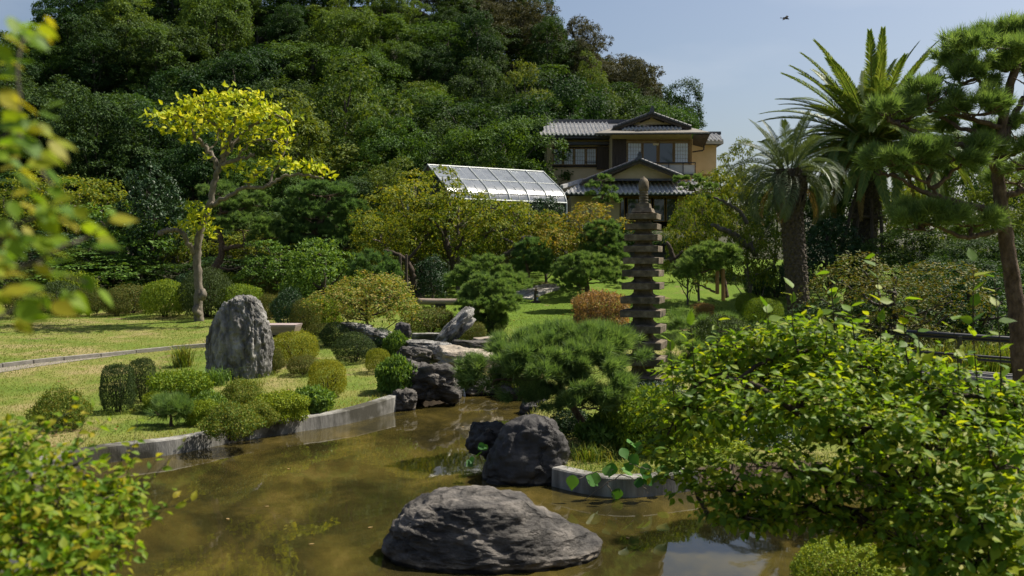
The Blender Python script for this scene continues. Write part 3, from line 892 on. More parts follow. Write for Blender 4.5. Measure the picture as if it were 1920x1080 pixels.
# ------------------------------------------------------------------ greenhouse (curved film tunnel with a ridge)
def film_mat():
    m, N, L, out = new_mat('greenhouse_film')
    tc = N.new("ShaderNodeTexCoord"); nz = N.new("ShaderNodeTexNoise"); nz.inputs['Scale'].default_value = 1.6; nz.inputs['Detail'].default_value = 6
    L.new(tc.outputs['Object'], nz.inputs['Vector'])
    r = ramp(N, [(.3, (.15, .17, .20)), (.7, (.25, .275, .31))]); L.new(nz.outputs['Fac'], r.inputs[0])
    p = N.new("ShaderNodeBsdfPrincipled"); p.inputs['Roughness'].default_value = .22; p.inputs['Specular IOR Level'].default_value = .9; L.new(r.outputs[0], p.inputs['Base Color'])
    b = N.new("ShaderNodeBump"); b.inputs['Strength'].default_value = .35; b.inputs['Distance'].default_value = .06
    n2 = N.new("ShaderNodeTexNoise"); n2.inputs['Scale'].default_value = 2.2; n2.inputs['Detail'].default_value = 3; L.new(tc.outputs['Object'], n2.inputs['Vector']); L.new(n2.outputs['Fac'], b.inputs['Height']); L.new(b.outputs[0], p.inputs['Normal'])
    t = N.new("ShaderNodeBsdfTransparent"); mx = N.new("ShaderNodeMixShader"); mx.inputs[0].default_value = .32
    L.new(p.outputs[0], mx.inputs[1]); L.new(t.outputs[0], mx.inputs[2]); L.new(mx.outputs[0], out.inputs[0])
    return m


M['film'] = film_mat()
M['steel'] = surf_mat('galvanised_tube', [(.3, (.36, .38, .37)), (.7, (.52, .54, .52))], 8, 4, .45, 0, metal=.3)
R0, R1 = W(802, 309, 50.0), W(1018, 322, 54.2)
ax = R1 - R0; ax2 = unit(np.array((ax[0], ax[1], 0))); perp = np.array((ax2[1], -ax2[0], 0))
greenhouse = thing('greenhouse', 'plastic film greenhouse with bright curved roof left of the villa', 'greenhouse', np.array((*((R0 + R1) / 2)[:2], float(land(*((R0 + R1) / 2)[:2])))))


def gh_profile(s):
    """cross-section: s from -1 (back eave) to 1 (front eave): offset across, drop"""
    q = abs(s)
    if q < .66: o, z = q / .66 * 1.75, -q / .66 * 1.15
    else:
        t = (q - .66) / .34 * 1.25; o, z = 1.75 + .55 * math.sin(t), -1.15 - .30 * (1 - math.cos(t)) - .5 * t * .9
    return math.copysign(o, s), z


SS = np.concatenate([np.linspace(-1, -.66, 7), np.linspace(-.6, .6, 9), np.linspace(.66, 1, 9)])
def gh_pt(f, s):
    o, z = gh_profile(s); return R0 + ax * f + perp * o + np.array((0, 0, z))
bays = 6
for bay in range(bays):
    for nm, S2 in (('film_panel', SS[SS >= 0]), ('film_panel', SS[SS <= 0])):
        Vp = []
        for f in np.linspace(bay / bays + .0004, (bay + 1) / bays - .0004, 5):
            sag = .05 * math.sin(math.pi * (f * bays - bay))
            for s_ in S2:
                p = gh_pt(f, s_); p[2] -= sag * (.4 + .6 * (abs(s_) > .6)); Vp.append(p)
        k = len(S2)
        MB().add(Vp, [(i * k + j, i * k + j + 1, (i + 1) * k + j + 1, (i + 1) * k + j) for i in range(4) for j in range(k - 1)]).build(nm, M['film'], greenhouse, True)
for i in range(bays * 2 + 1):
    f = i / (bays * 2)
    MB().tube([gh_pt(f, s_) + np.array((0, 0, -.03 if i % 2 else .02)) for s_ in SS], .014 if i % 2 else .04, 6).build('rib', M['steel'], greenhouse)
for s_, rr in ((0.0, .05), (.45, .02), (.85, .02), (1.0, .05), (-1.0, .05)):
    MB().tube([gh_pt(0, s_), gh_pt(.5, s_), gh_pt(1, s_)], rr, 6).build('purlin', M['steel'], greenhouse)
for f in (0.0, .33, .66, 1.0):
    for s_ in (-1.0, 1.0):
        p = gh_pt(f, s_); MB().tube([p, np.array((p[0], p[1], float(land(p[0], p[1])) - .05))], .05, 6).build('post', M['steel'], greenhouse)
pg = gh_pt(0, 0); MB().tube([pg, np.array((pg[0], pg[1], float(land(pg[0], pg[1]))))], .06, 6).build('gable_post', M['wood_grey'], greenhouse)
for f0, f1 in ((.02, .48), (.52, .98)):
    a, b = gh_pt(f0, 1.0), gh_pt(f1, 1.0); g0, g1 = a.copy(), b.copy()
    g0[2] = float(land(a[0], a[1])); g1[2] = float(land(b[0], b[1]))
    MB().add([a, b, g1, g0], [(0, 1, 2, 3)]).build('side_wall', M['wood_grey'], greenhouse)

# ------------------------------------------------------------------ trees: prototypes (meshes), then individuals
def broad_proto(mat, bark, seed, H=8.0, Wd=7.0, n=6500, leaf=.30, nl=26, base=.28, flat=.55, tmpl=LEAF2, tr=.16, spread=1.0, up=.45, droop=.25, rl=(.15, .23)):
    global RNG
    keep = RNG; RNG = np.random.default_rng(seed)
    lobes = []
    zc = H * (base + (1 - base) * .5)
    for i in range(nl):
        t = (i + .5) / nl
        ph = i * 2.399963 + RNG.uniform(-.4, .4)
        u = 1 - 1.75 * t if i else 1.0                 # from the top of the crown down
        rr = math.sqrt(max(0, 1 - u * u)) if u < 1 else 0
        r = Wd * RNG.uniform(*rl)
        c = np.array((math.cos(ph) * rr * (Wd / 2 - r * .8), math.sin(ph) * rr * (Wd / 2 - r * .8), zc + u * (H * (1 - base) * .5 - r * flat * .8)))
        c += RNG.normal(size=3) * r * .28 * spread
        lobes.append((c, np.array((r, r * RNG.uniform(.8, 1.15), r * flat * RNG.uniform(.8, 1.25)))))
    data = leaf_cloud(lobes, n, leaf, tmpl, up, .5, droop)
    crown = mesh('crown', *data[:2], M[mat], data[2])
    mb = MB()
    lean = RNG.normal(size=2) * Wd * .05
    T = curve_pts([(0, 0, -.4), (lean[0] * .3, lean[1] * .3, H * base * .6), (lean[0], lean[1], H * .55), (lean[0] * 1.4, lean[1] * 1.2, H * .82)], 5, tr * .12)
    mb.tube(T, np.linspace(tr, tr * .3, len(T)), 7)
    for c, r in lobes[::2]:
        k = int(np.clip((c[2] / H - .15) / .7 * len(T) * .75, 2, len(T) - 3))
        a = T[k]; mid = a * .45 + c * .55 + np.array((0, 0, -.12 * np.linalg.norm(c - a)))
        B = curve_pts([a, mid, c], 4, tr * .2)
        mb.tube(B, np.linspace(tr * .45, tr * .12, len(B)), 5)
    tm = mesh_mixed('trunk', np.concatenate(mb.v), np.concatenate(mb.f), M[bark], True)
    RNG = keep
    return dict(crown=crown, trunk=tm, H=H, W=Wd)


def place_tree(pr, name, label, loc, h, w, group=None, rz=None, cat='tree', depth=None):
    rz = RNG.uniform(0, 6.28) if rz is None else rz
    t = thing(name, label, cat, loc, group, rz)
    t.scale = (w / pr['W'], (depth or w) / pr['W'], h / pr['H'])
    link('trunk', pr['trunk'], t); link('crown', pr['crown'], t)
    return t


PR = {
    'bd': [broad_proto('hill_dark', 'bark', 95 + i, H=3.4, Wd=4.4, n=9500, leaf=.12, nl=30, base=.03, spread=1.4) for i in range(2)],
    'hd': [broad_proto('hill_dark', 'bark', 100 + i, n=19000, leaf=.175, nl=17, flat=.62, rl=(.17, .30)) for i in range(3)],
    'hm': [broad_proto('hill_mid', 'bark', 110 + i, n=19000, leaf=.175, nl=17, flat=.72, rl=(.17, .30)) for i in range(3)],
    'ht': [broad_proto('hill_dark', 'bark', 115 + i, H=11, Wd=5.5, n=18000, leaf=.17, nl=24, base=.25, flat=.5, rl=(.18, .32), spread=1.8) for i in range(2)] + [broad_proto('hill_mid', 'bark', 118, H=9, Wd=6, n=14000, leaf=.18, nl=20, base=.3, flat=.4, rl=(.14, .26), spread=2.2)],
    'ho': [broad_proto('hill_olive', 'bark_dark', 120 + i, H=8, Wd=7, n=14000, leaf=.175, nl=18, base=.42, flat=.5, rl=(.15, .26)) for i in range(2)],
    'lt': [broad_proto('light', 'bark', 130 + i, n=14000, leaf=.19, nl=26, base=.2, spread=1.5, droop=.4) for i in range(3)],
    'yg': [broad_proto('yellowgreen', 'bark_pale', 140 + i, H=6, Wd=6, n=7500, leaf=.19, nl=26, base=.25, spread=1.6, droop=.35) for i in range(3)],
    'au': [broad_proto('autumn', 'bark', 150 + i, H=5, Wd=5, n=7000, leaf=.15, nl=24, base=.25, spread=1.4) for i in range(2)],
    'gl': [broad_proto('gloss', 'bark', 160 + i, H=7, Wd=4, n=8000, leaf=.17, nl=26, base=.16, flat=.85) for i in range(2)],
    'fr': [broad_proto('fresh', 'bark', 170 + i, H=4, Wd=4, n=6000, leaf=.16, nl=22, base=.12, spread=1.4, droop=.1) for i in range(2)],
}
# hillside wood: jittered rows up the slope
hill_n = 0
rows_y = np.arange(69, 123, 4.4)
zone_lab = {
    'hd': 'dark evergreen',
    'hm': 'mid green tree',
    'ho': 'dull olive tree',
    'ht': 'tall ragged dark tree',
    'lt': 'pale yellow-green tree',
}
hr = np.random.default_rng(3)
for ri, yy in enumerate(rows_y):
    half = yy * 960 / F
    xs = np.arange(-half - 5, min(half * .40, 34), 5.0) + (2.5 if ri % 2 else 0)
    for xx in xs:
        x, y = xx + hr.uniform(-1.4, 1.4), yy + hr.uniform(-1.6, 1.6)
        z = float(land(x, y))
        ridge_d = (y - 64) / 56
        if x > 26 and y < 95: continue
        if z < 5.6 and x > 4: continue
        if 66 < y < 80 and 6 < x < 28 and z < 7: continue
        pxl = 960 + x * F / y
        if pxl > 1270: continue
        r = hr.random()
        if ridge_d > .78 or (x > -4 and ridge_d > .52): k = 'ho' if r < .8 else 'hd'
        elif pxl < 560: k = 'hd' if r < .72 else ('hm' if r < .92 else 'lt')
        else: k = 'hm' if r < .6 else ('hd' if r < .86 else 'lt')
        h = hr.uniform(5.5, 10.5) * (1.0 if ridge_d < .9 else .8); w = hr.uniform(4.8, 10.2)
        if k in ('hd', 'hm') and hr.random() < .3:
            k = 'ht'; h *= 1.15; w *= .8
        if k == 'ho': w *= .95
        col = next(nm for lim, nm in ((60, 'at the left edge'), (160, 'behind the twig'), (250, 'right of the twig'), (350, 'above the glossy tree'), (440, 'above the yellow crown'), (540, 'just right of the yellow crown'), (640, 'above the layered pine'), (720, 'above the plum trees'), (800, 'left of the greenhouse gable'), (880, 'above the greenhouse gable'), (960, 'above the greenhouse middle'), (1040, 'above the greenhouse end'), (1120, 'above the left wing'), (1190, 'left of the villa gable'), (9999, 'right of the villa gable')) if pxl < lim)
        rowl = 'low on the hill' if ridge_d < .22 else 'partway up the hill' if ridge_d < .45 else 'high up the hill' if ridge_d < .78 else 'on the hill ridge'
        shp = 'small' if h * w < 36 else 'broad' if w > h * 1.1 else 'slender' if w < h * .72 else 'large' if h * w > 72 else 'rounded'
        place_tree(PR[k][hr.integers(len(PR[k]))], 'hillside_tree', f'{shp} {zone_lab[k]} {rowl}, {col}', (x, y, z - .3), h, w, 'trees covering the hillside', hr.uniform(0, 6.28))
        hill_n += 1
print('hill trees', hill_n)


# bare grey trunks that stand clear of the leaves on the slope
for k, (px, yy_, lab) in enumerate(((468, 96, 'forked bare grey trunk high on the hill above the yellow-leaved tree'), (425, 80, 'leaning bare grey trunk high on the hill left of the forked one'), (300, 100, 'bare grey trunk on the hill above the glossy upright tree'), (1105, 104, 'bare trunk on the hill slope just above the villa roof'), (1215, 112, 'thin bare trunk near the right end of the ridge'), (1262, 113, 'last thin bare trunk at the right end of the ridge'))):
    p = on_ground(px, yy_); t = thing('bare_trunk', lab, 'tree', p)
    rr_ = np.random.default_rng(40 + k); q = MB()
    T_ = curve_pts([p - (0, 0, .3), p + (rr_.uniform(-.6, .6), 0, 3.2), p + (rr_.uniform(-1.2, 1.2), -.5, 6.2), p + (rr_.uniform(-1.8, 1.8), -.8, 8.8)], 5, .06); q.tube(T_, np.linspace(.17, .04, len(T_)), 6); q.build('trunk', M['bark_pale'], t, True)
    for j in range(5):
        a_ = T_[5 + j * 2]; e_ = a_ + np.array((rr_.uniform(-2, 2), rr_.uniform(-1.5, .5), rr_.uniform(.8, 2.0))); lb_ = MB(); B_ = curve_pts([a_, (a_ + e_) / 2 + np.array((0, 0, -.15)), e_], 4, .06); lb_.tube(B_, np.linspace(.07, .02, len(B_)), 5); lb_.build('limb', M['bark_pale'], t, True)


def tree_px(kind, px, top, width, d, label, name='garden_tree', group=None, i=None, base_py=None, cat='tree', depth=None):
    """tree whose crown is centred at px, with its top at pixel row top, standing at depth d (or on the ground seen at base_py)"""
    b = G(px, base_py) if base_py else on_ground(px, d)
    d = b[1]
    topz = W(px, top, d)[2]
    pr = PR[kind][(int(px) if i is None else i) % len(PR[kind])]
    return place_tree(pr, name, label, b - np.array((0, 0, .05)), topz - b[2], width * mpp(d) * 1.05, group, None, cat, depth)


# larger trees at the foot of the hill
for a in (
    ('lt', 650, 128, 230, 64, 'spreading pale green tree high behind the yellow-leaved tree'),
    ('lt', 560, 205, 220, 60, 'loose yellow-green tree straight behind the yellow-leaved tree'),
    ('hm', 745, 225, 170, 60, 'dark green bushy tree above the left end of the greenhouse'),
    ('hm', 935, 216, 215, 58.5, 'bushy mid green tree touching the left end of the villa'),
    ('hd', 850, 240, 150, 62, 'dark tree in the gap behind the greenhouse ridge'),
    ('hd', 190, 185, 190, 60, 'layered dark evergreen at the foot of the hill above the lawn'),
    ('hd', 400, 255, 170, 58, 'dark evergreen showing between the trunk and the yellow crown'),
    ('hd', 90, 150, 200, 66, 'tall dark tree rising behind the blurred leaves'),
    ('hd', 290, 210, 180, 62, 'dark evergreen tree above the glossy upright tree'),
    ('hm', 480, 290, 150, 55, 'green tree right of the yellow-leaved tree, above the leaning pine'),
    ('yg', 130, 325, 190, 50, 'yellow-green shrubby tree behind the blurred twig'),
    ('yg', 20, 360, 170, 48, 'yellow-green shrubby tree at the far left edge'),
    ('lt', 720, 310, 130, 54, 'small pale tree left of the greenhouse gable'),
    ('hd', 660, 330, 120, 53, 'rounded dark green tree left of the plum trees'),
    ('fr', 245, 395, 190, 45, 'bright green juniper-like bush behind the twig'),
    ('gl', 100, 430, 170, 46, 'glossy dark shrub low behind the blurred leaves'),
    ('gl', 288, 305, 118, 44, 'upright glossy dark evergreen left of the yellow-leaved tree'),
    ('yg', 340, 420, 110, 46, 'yellow-green understorey bush behind the yellow tree trunk'),
    ('yg', 470, 430, 130, 47, 'yellow-green bush under the leaning pine'),
    ('fr', 530, 462, 120, 41, 'bright fresh green bush left of the feathery shrub'),
    ('hd', 20, 330, 220, 56, 'dark tree low at the left edge behind the yellow-green bushes'),
    ('hm', 180, 400, 200, 52, 'green tree behind the juniper-like bush'),
    ('hd', 340, 380, 190, 53, 'dark tree in the shade behind the yellow tree trunk'),
    ('lt', 60, 500, 210, 42, 'pale green low bush behind the mounds at the left'),
    ('fr', 210, 480, 210, 43, 'green low bush below the juniper-like bush'),
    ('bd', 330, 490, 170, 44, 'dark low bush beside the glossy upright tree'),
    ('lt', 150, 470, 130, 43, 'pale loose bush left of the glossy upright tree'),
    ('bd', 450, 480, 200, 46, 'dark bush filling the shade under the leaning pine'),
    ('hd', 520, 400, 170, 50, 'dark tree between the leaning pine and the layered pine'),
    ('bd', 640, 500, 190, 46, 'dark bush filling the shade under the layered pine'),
    ('hm', 690, 390, 150, 50, 'green tree right of the layered pine'),
    ('hm', 1285, 205, 50, 80, 'small dark green round tree just behind the villa roof'),
):
    tree_px(*a)
# trees behind the palms and the pine on the right
for a in (
    ('yg', 1345, 318, 100, 52, 'reddish-tipped tree in front of the right end of the villa'),
    ('yg', 1312, 362, 100, 41, 'yellow-green tree with rounded crown right of the pagoda top'),
    ('yg', 1412, 408, 110, 38, 'yellow-green layered tree left of the short palm trunk'),
    ('yg', 1290, 425, 80, 40, 'low spreading tree with yellow leaves beside the pagoda'),
    ('lt', 1390, 290, 110, 54, 'pale tree behind the short palm crown'),
    ('hd', 1560, 330, 150, 44, 'dark tree filling the gap between the two palm trunks'),
    ('gl', 1560, 400, 120, 38, 'dark glossy shrub right of the short palm trunk'),
    ('hd', 1450, 350, 120, 48, 'shaded dark tree behind the short palm'),
    ('yg', 1690, 345, 130, 47, 'yellow-green tree right of the tall palm trunk'),
    ('hm', 1780, 260, 170, 55, 'green tree behind the middle of the black pine'),
    ('lt', 1880, 330, 160, 40, 'light green tree behind the black pine trunk'),
    ('hd', 1720, 420, 190, 36, 'dark shrub mass behind the bronze-tipped bush'),
    ('hd', 1860, 440, 170, 33, 'dark shrub mass behind the lower pine trunk'),
    ('hd', 1800, 480, 200, 30, 'shaded dark bush above the black railing'),
    ('hd', 1930, 300, 200, 50, 'dark tree at the right edge behind the pine'),
):
    tree_px(*a)
# plum trees and shrubs in the middle distance
for a in (
    ('yg', 770, 338, 185, 45, 'plum tree with yellow-tipped crown left of the greenhouse front'),
    ('yg', 860, 345, 180, 43.5, 'plum tree with dark forked trunk below the greenhouse'),
    ('yg', 955, 375, 130, 45, 'plum tree with a slanting limb below the greenhouse eave'),
    ('yg', 720, 400, 130, 42, 'plum tree propped on posts beside the round dark pine'),
    ('gl', 1026, 364, 84, 48.5, 'small dark glossy tree at the right end of the greenhouse'),
    ('au', 1085, 388, 165, 44, 'broad rusty-green weeping tree below the villa porch'),
    ('yg', 1025, 410, 110, 46, 'dull green tree behind the small lawn pine'),
    ('gl', 812, 475, 60, 39, 'small glossy shrub under the plum trees'),
    ('hm', 640, 470, 110, 44, 'dark green shrub between the feathery bush and the round pine'),
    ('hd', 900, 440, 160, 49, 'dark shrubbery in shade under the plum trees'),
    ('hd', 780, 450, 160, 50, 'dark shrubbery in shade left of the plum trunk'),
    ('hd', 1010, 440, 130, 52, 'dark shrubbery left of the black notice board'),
    ('hd', 1160, 415, 140, 50, 'dark bush behind the tall pruned pine'),
):
    tree_px(*a)

# ------------------------------------------------------------------ rocks
def fbm(P, scale, octaves=5, ridged=False, off=0.0):
    out = np.empty(len(P))
    for i, p in enumerate(P):
        q = Vector((p[0] * scale + off, p[1] * scale - off, p[2] * scale + off * .7))
        out[i] = mnoise.ridged_multi_fractal(q, .9, 2.1, octaves, 1.0, 2.0) if ridged else mnoise.fractal(q, .9, 2.1, octaves)
    return out


def vnormals(V, Q):
    n = np.zeros_like(V)
    a, b, c, d = [V[Q[:, i]] for i in range(4)]
    fn = np.cross(c - a, d - b)
    for i in range(4): np.add.at(n, Q[:, i], fn)
    return unit(n)


def ring_rock(name, rings, d, mat, label, depth=.75, amp=.06, scale=1.6, crev=.04, stretch=(1, 1, 1), cat='rock', group=None, na=96, nr=70, pw=2.4, lean=0.0, seed=0.0):
    """rock from an outline: rings (py, left px, right px) from the top down, at depth d; depth = thickness over width"""
    rings = np.array(rings, float)
    py = np.linspace(rings[0, 0], rings[-1, 0], nr)
    l, r = [np.interp(py, rings[:, 0], rings[:, k]) for k in (1, 2)]
    z = np.array([W(960, q, d)[2] for q in py])
    x0 = np.array([W(q, 540, d)[0] for q in l]); x1 = np.array([W(q, 540, d)[0] for q in r])
    cx, hw = (x0 + x1) / 2, (x1 - x0) / 2
    hw = np.maximum(hw, .01)
    a = np.arange(na) * 2 * math.pi / na
    ca, sa = np.cos(a), np.sin(a)
    sx = np.sign(ca) * np.abs(ca) ** (2 / pw); sy = np.sign(sa) * np.abs(sa) ** (2 / pw)
    maxw = hw.max()
    hd = depth * (hw * .65 + maxw * .35) * np.minimum(1, hw / maxw * 2.2)
    Xr = cx[:, None] + hw[:, None] * sx[None]; Yr = d + hd[:, None] * sy[None] + lean * (z[:, None] - z.min()); Zr = np.repeat(z[:, None], na, 1)
    V = np.stack([Xr, Yr, Zr], -1).reshape(-1, 3)
    V = np.concatenate([V, [[cx[0], d + lean * (z[0] - z.min()), z[0] + .02]]])
    i = np.arange(nr - 1)[:, None] * na; j = np.arange(na)[None]; k = (j + 1) % na
    Q = np.stack([i + j, i + na + j, i + na + k, i + k], -1).reshape(-1, 4)
    top = len(V) - 1
    Q = np.concatenate([Q, np.stack([np.full(na, top), j[0], k[0], k[0]], -1)])
    N = vnormals(V, Q)
    S = V * np.array(stretch) + seed
    disp = amp * fbm(S, scale, 6) - crev * np.clip(fbm(S, scale * 1.7, 6, True, 3.1) - .9, 0, 1.5) + amp * .5 * fbm(S, scale * 5, 4)
    V = V + N * disp[:, None]
    base = np.array((cx[-1], d, z[-1])); base[2] = V[:, 2].min()
    o = link(name, mesh_mixed(name, V - base, Q, mat, True), None, tuple(base))
    return tag(o, label, cat, group)


_ico = {}


def ico(sub):
    if sub not in _ico:
        import bmesh
        bm = bmesh.new(); bmesh.ops.create_icosphere(bm, subdivisions=sub, radius=1.0)
        V = np.array([v.co[:] for v in bm.verts]); Fc = np.array([[v.index for v in f.verts] for f in bm.faces]); bm.free()
        _ico[sub] = (V, Fc)
    return _ico[sub]


def blob_rock(name, c, r, mat, label, rz=0.0, ry=0.0, amp=.22, scale=1.3, seed=0.0, sub=5, square=.5, cat='rock', group=None, parent=None, rx=0.0):
    """boulder: squared-off ellipsoid with ridged noise"""
    V, Fc = ico(sub)
    D = V.copy()
    m = np.max(np.abs(D), axis=1, keepdims=True)
    D = D * (1 - square) + D / m * square * .8
    S = V * scale + seed
    disp = 1 + amp * fbm(S, 1.0, 6) + amp * .5 * (fbm(S, 2.2, 5, True, 1.7) - 1) * .5 + amp * .25 * fbm(S, 6.0, 3)
    P = D * disp[:, None] * np.asarray(r)
    P = P @ rot(rx, ry, rz).T
    me = mesh(name, P, Fc, mat, None, True)
    o = link(name, me, parent, tuple(np.asarray(c, float) if parent is None else np.asarray(c, float) - parent_origin(parent)))
    return tag(o, label, cat, group) if parent is None else o


ur = G(450, 705)
ring_rock('standing_stone', [(553, 446, 472), (557, 434, 481), (566, 424, 487), (580, 412, 491), (600, 401, 499), (620, 394, 506), (640, 390, 510), (665, 389, 510), (690, 387, 508), (712, 392, 504), (740, 398, 500)],
          ur[1], M['rock_grey'], 'tall furrowed grey standing stone on the lawn above the pond', depth=.7, amp=.055, scale=2.4, crev=.085, stretch=(1.7, 1.7, .5), seed=4.2, na=180, nr=130)
pr_d = Z0(920, 1035)[1]
ring_rock('pond_rock', [(924, 830, 900), (926, 808, 945), (930, 794, 985), (938, 776, 1000), (952, 756, 1022), (968, 740, 1046), (985, 728, 1072), (1003, 718, 1104), (1018, 712, 1130), (1030, 713, 1128), (1060, 722, 1110)],
          pr_d, M['rock_dark'], 'broad dark domed rock standing alone in the pond water', depth=.62, amp=.05, scale=1.5, crev=.04, stretch=(.9, .9, 1.6), seed=9.0, na=160, nr=90, pw=2.0)
bk_d = Z0(975, 905)[1] + .27
ring_rock('shore_rock', [(782, 985, 1020), (788, 972, 1034), (800, 952, 1046), (820, 938, 1058), (845, 922, 1062), (870, 908, 1064), (895, 904, 1064), (930, 908, 1060)],
          bk_d, M['rock_black'], 'smooth black rock at the foot of the island pine', depth=.75, amp=.09, scale=1.2, crev=.05, stretch=(1, 1, 1), seed=2.0, pw=2.8)
blob_rock('shore_rock', W(930, 828, bk_d + .9), (.42, .4, .30), M['rock_black'], 'low black rock behind the smooth rock under the pine', .4, .2, seed=5)

# cascade between the lawn and the pond
def rk(name, px, py, rxp, ryp, d, mat, label, rz=0, ry=0, seed=0, dep=1.0, amp=.22, square=.5, rx=0.0):
    m = mpp(d)
    return blob_rock(name, W(px, py, d), (rxp * m, rxp * m * dep, ryp * m), M[mat], label, rz, ry, amp, 1.3, seed, 5, square, 'rock', 'rocks of the dry cascade', None, rx)


rk('cascade_rock', 806, 716, 58, 40, 20.9, 'rock_dark', 'large dark overhanging rock at the mouth of the cascade', .2, .18, 1.0, .9, .30)
rk('cascade_rock', 872, 676, 62, 26, 23.6, 'rock_tan', 'sunlit tan sloping rock face of the cascade', .1, .12, 2.0, .8, .26)
rk('cascade_rock', 776, 668, 34, 20, 23.6, 'rock_dark', 'dark rock on top of the overhanging rock', .3, .1, 3.0, .9)
rk('cascade_rock', 798, 650, 48, 12, 25.2, 'rock_grey', 'flat grey slab left of the cascade step', .2, .08, 4.0, .8, .2, .7)
rk('cascade_rock', 826, 655, 22, 13, 24.6, 'rock_grey', 'wedge shaped grey stone in the middle of the cascade', .5, -.2, 5.0)
rk('cascade_rock', 882, 648, 40, 11, 25.6, 'rock_dark', 'long flat dark ledge right of the leaning rock', 0, .03, 6.0, .6, .16, .8)
rk('cascade_rock', 915, 640, 34, 10, 26.2, 'rock_tan', 'pale ledge at the upper right of the cascade', .2, -.05, 7.0, .7, .16, .8)
rk('cascade_rock', 852, 618, 52, 17, 26.6, 'rock_grey', 'pale rough rock leaning diagonally up to the pruned pine', .1, -.78, 8.0, .8, .24)
rk('cascade_rock', 755, 621, 17, 18, 26.8, 'rock_black', 'round dark boulder right of the little maple', 0, 0, 9.0, .9, .16)
rk('cascade_rock', 668, 616, 36, 11, 28.0, 'rock_grey', 'low grey boulder behind the little maple trunk', .1, .1, 10.0, .8)
rk('cascade_rock', 722, 634, 44, 15, 26.2, 'rock_grey', 'sloping grey boulder right of the little maple trunk', .1, .25, 11.0, .8)
rk('cascade_rock', 800, 632, 34, 9, 27.5, 'concrete', 'pale stone block below the low clipped hedge', 0, 0, 12.0, .5, .1, .9)
rk('cascade_rock', 822, 747, 10, 14, 22.0, 'rock_grey', 'small tilted stone standing in the water below the cascade', 0, .5, 13.0, .8)
rk('cascade_rock', 850, 734, 40, 26, 22.4, 'rock_black', 'shadowed rock under the overhang', .3, .1, 14.0, .9)
rk('cascade_rock', 908, 728, 44, 22, 22.5, 'rock_dark', 'dark rock behind the trickle of water', .3, .1, 15.0, .9)
rk('cascade_rock', 975, 730, 44, 26, 21.8, 'rock_dark', 'dark rock at the water edge behind the island pine', .3, .1, 17.0, .9)
rk('cascade_rock', 1010, 770, 36, 26, 19.6, 'rock_black', 'dark rock under the left boughs of the island pine', .3, .1, 18.0, .9)
rk('cascade_rock', 950, 690, 40, 30, 23.8, 'rock_tan', 'tan rock half hidden behind the island pine', .3, .1, 16.0, .9)
rk('cascade_rock', 757, 752, 24, 24, 20.05, 'rock_dark', 'dark rock closing the end of the long pond wall', .4, .1, 21.0, .9)
# trickle
M['trickle'] = plain('falling_water', (.55, .58, .6), .15, .6)
wf = curve_pts([W(862, 716, 22.3), W(868, 726, 22.15), W(871, 744, 22.1)], 5)
tk = MB().tube(wf, np.linspace(.02, .035, len(wf)), 6).build('trickle', M['trickle']); tag(tk, 'thin white trickle of water falling from the cascade', 'water')

# ------------------------------------------------------------------ stone pagoda, thirteen roofs
PD = 17.0
pm = mpp(PD)
ys = [406.5, 425.5, 446, 467, 489, 512.5, 536, 562, 587, 616, 646, 676, 711]
pb = on_ground(1206, PD)
pagoda = thing('stone_pagoda', 'slender thirteen-tier weathered stone pagoda on the island', 'pagoda', pb)
PRZ = math.radians(-17)
pc = W(1206, 540, PD)


def pag_block(name, zlo, zhi, wlo, whi, sides=4, smooth=False, mid=None):
    """square stone block, optionally with a hollowed (concave) profile between"""
    prof = mid or [(0, wlo), (1, whi)]
    V, Q = [], []
    for t, w in prof:
        for k in range(sides):
            a = math.pi / sides + k * 2 * math.pi / sides
            r = w / 2 / math.cos(math.pi / sides)
            V.append((r * math.cos(a), r * math.sin(a), zlo + (zhi - zlo) * t))
    n = len(prof)
    for r in range(n - 1):
        for k in range(sides):
            Q.append((r * sides + k, r * sides + (k + 1) % sides, (r + 1) * sides + (k + 1) % sides, (r + 1) * sides + k))
    V = np.array(V) @ rot(0, 0, PRZ + RNG.uniform(-.012, .012)).T + np.array((pc[0] + RNG.uniform(-.004, .004), PD, 0))
    mb = MB().add(V, Q)
    mb.add(np.concatenate([V[:sides], [V[:sides].mean(0)]]), [(sides, (k + 1) % sides, k, k) for k in range(sides)])
    mb.add(np.concatenate([V[-sides:], [V[-sides:].mean(0)]]), [(sides, k, (k + 1) % sides, (k + 1) % sides) for k in range(sides)])
    o = mb.build(name, M['pagoda'], pagoda, smooth)
    bv = o.modifiers.new('edge', 'BEVEL'); bv.width = .012; bv.segments = 2; bv.limit_method = 'ANGLE'
    return o


rz_of = lambda py: W(1206, py, PD)[2]
for i, y in enumerate(ys):
    t = i / 12
    wpx = 62 + 28 * t
    th = (10.5 + 3.5 * t) * pm
    zc = rz_of(y)
    w = wpx * pm * .92
    # roof: flat rim, sloping concave top
    nxt = rz_of(ys[i - 1]) if i else rz_of(398)
    gap = (nxt - zc) - th
    pag_block('roof_tier', zc - th / 2, zc + th / 2 + gap * .55, 0, 0, mid=[(0, w * .985), (.04, w), (th / (th + gap * .55) * .96, w * 1.01), (th / (th + gap * .55), w), (.74, w * .60), (.88, w * .50), (1, w * .455)])
    if i < 12:
        zl = rz_of(ys[i + 1]) + (10.5 + 3.5 * (i + 1) / 12) * pm / 2
        pag_block('tier_block', zl + .02, zc - th / 2 + .002, w * .47, w * .45)
zl = rz_of(711) - 14 * pm / 2
pag_block('body', pb[2] + .28, zl + .002, .62, .60)
pag_block('base', pb[2] - .1, pb[2] + .29, 1.15, 1.1)
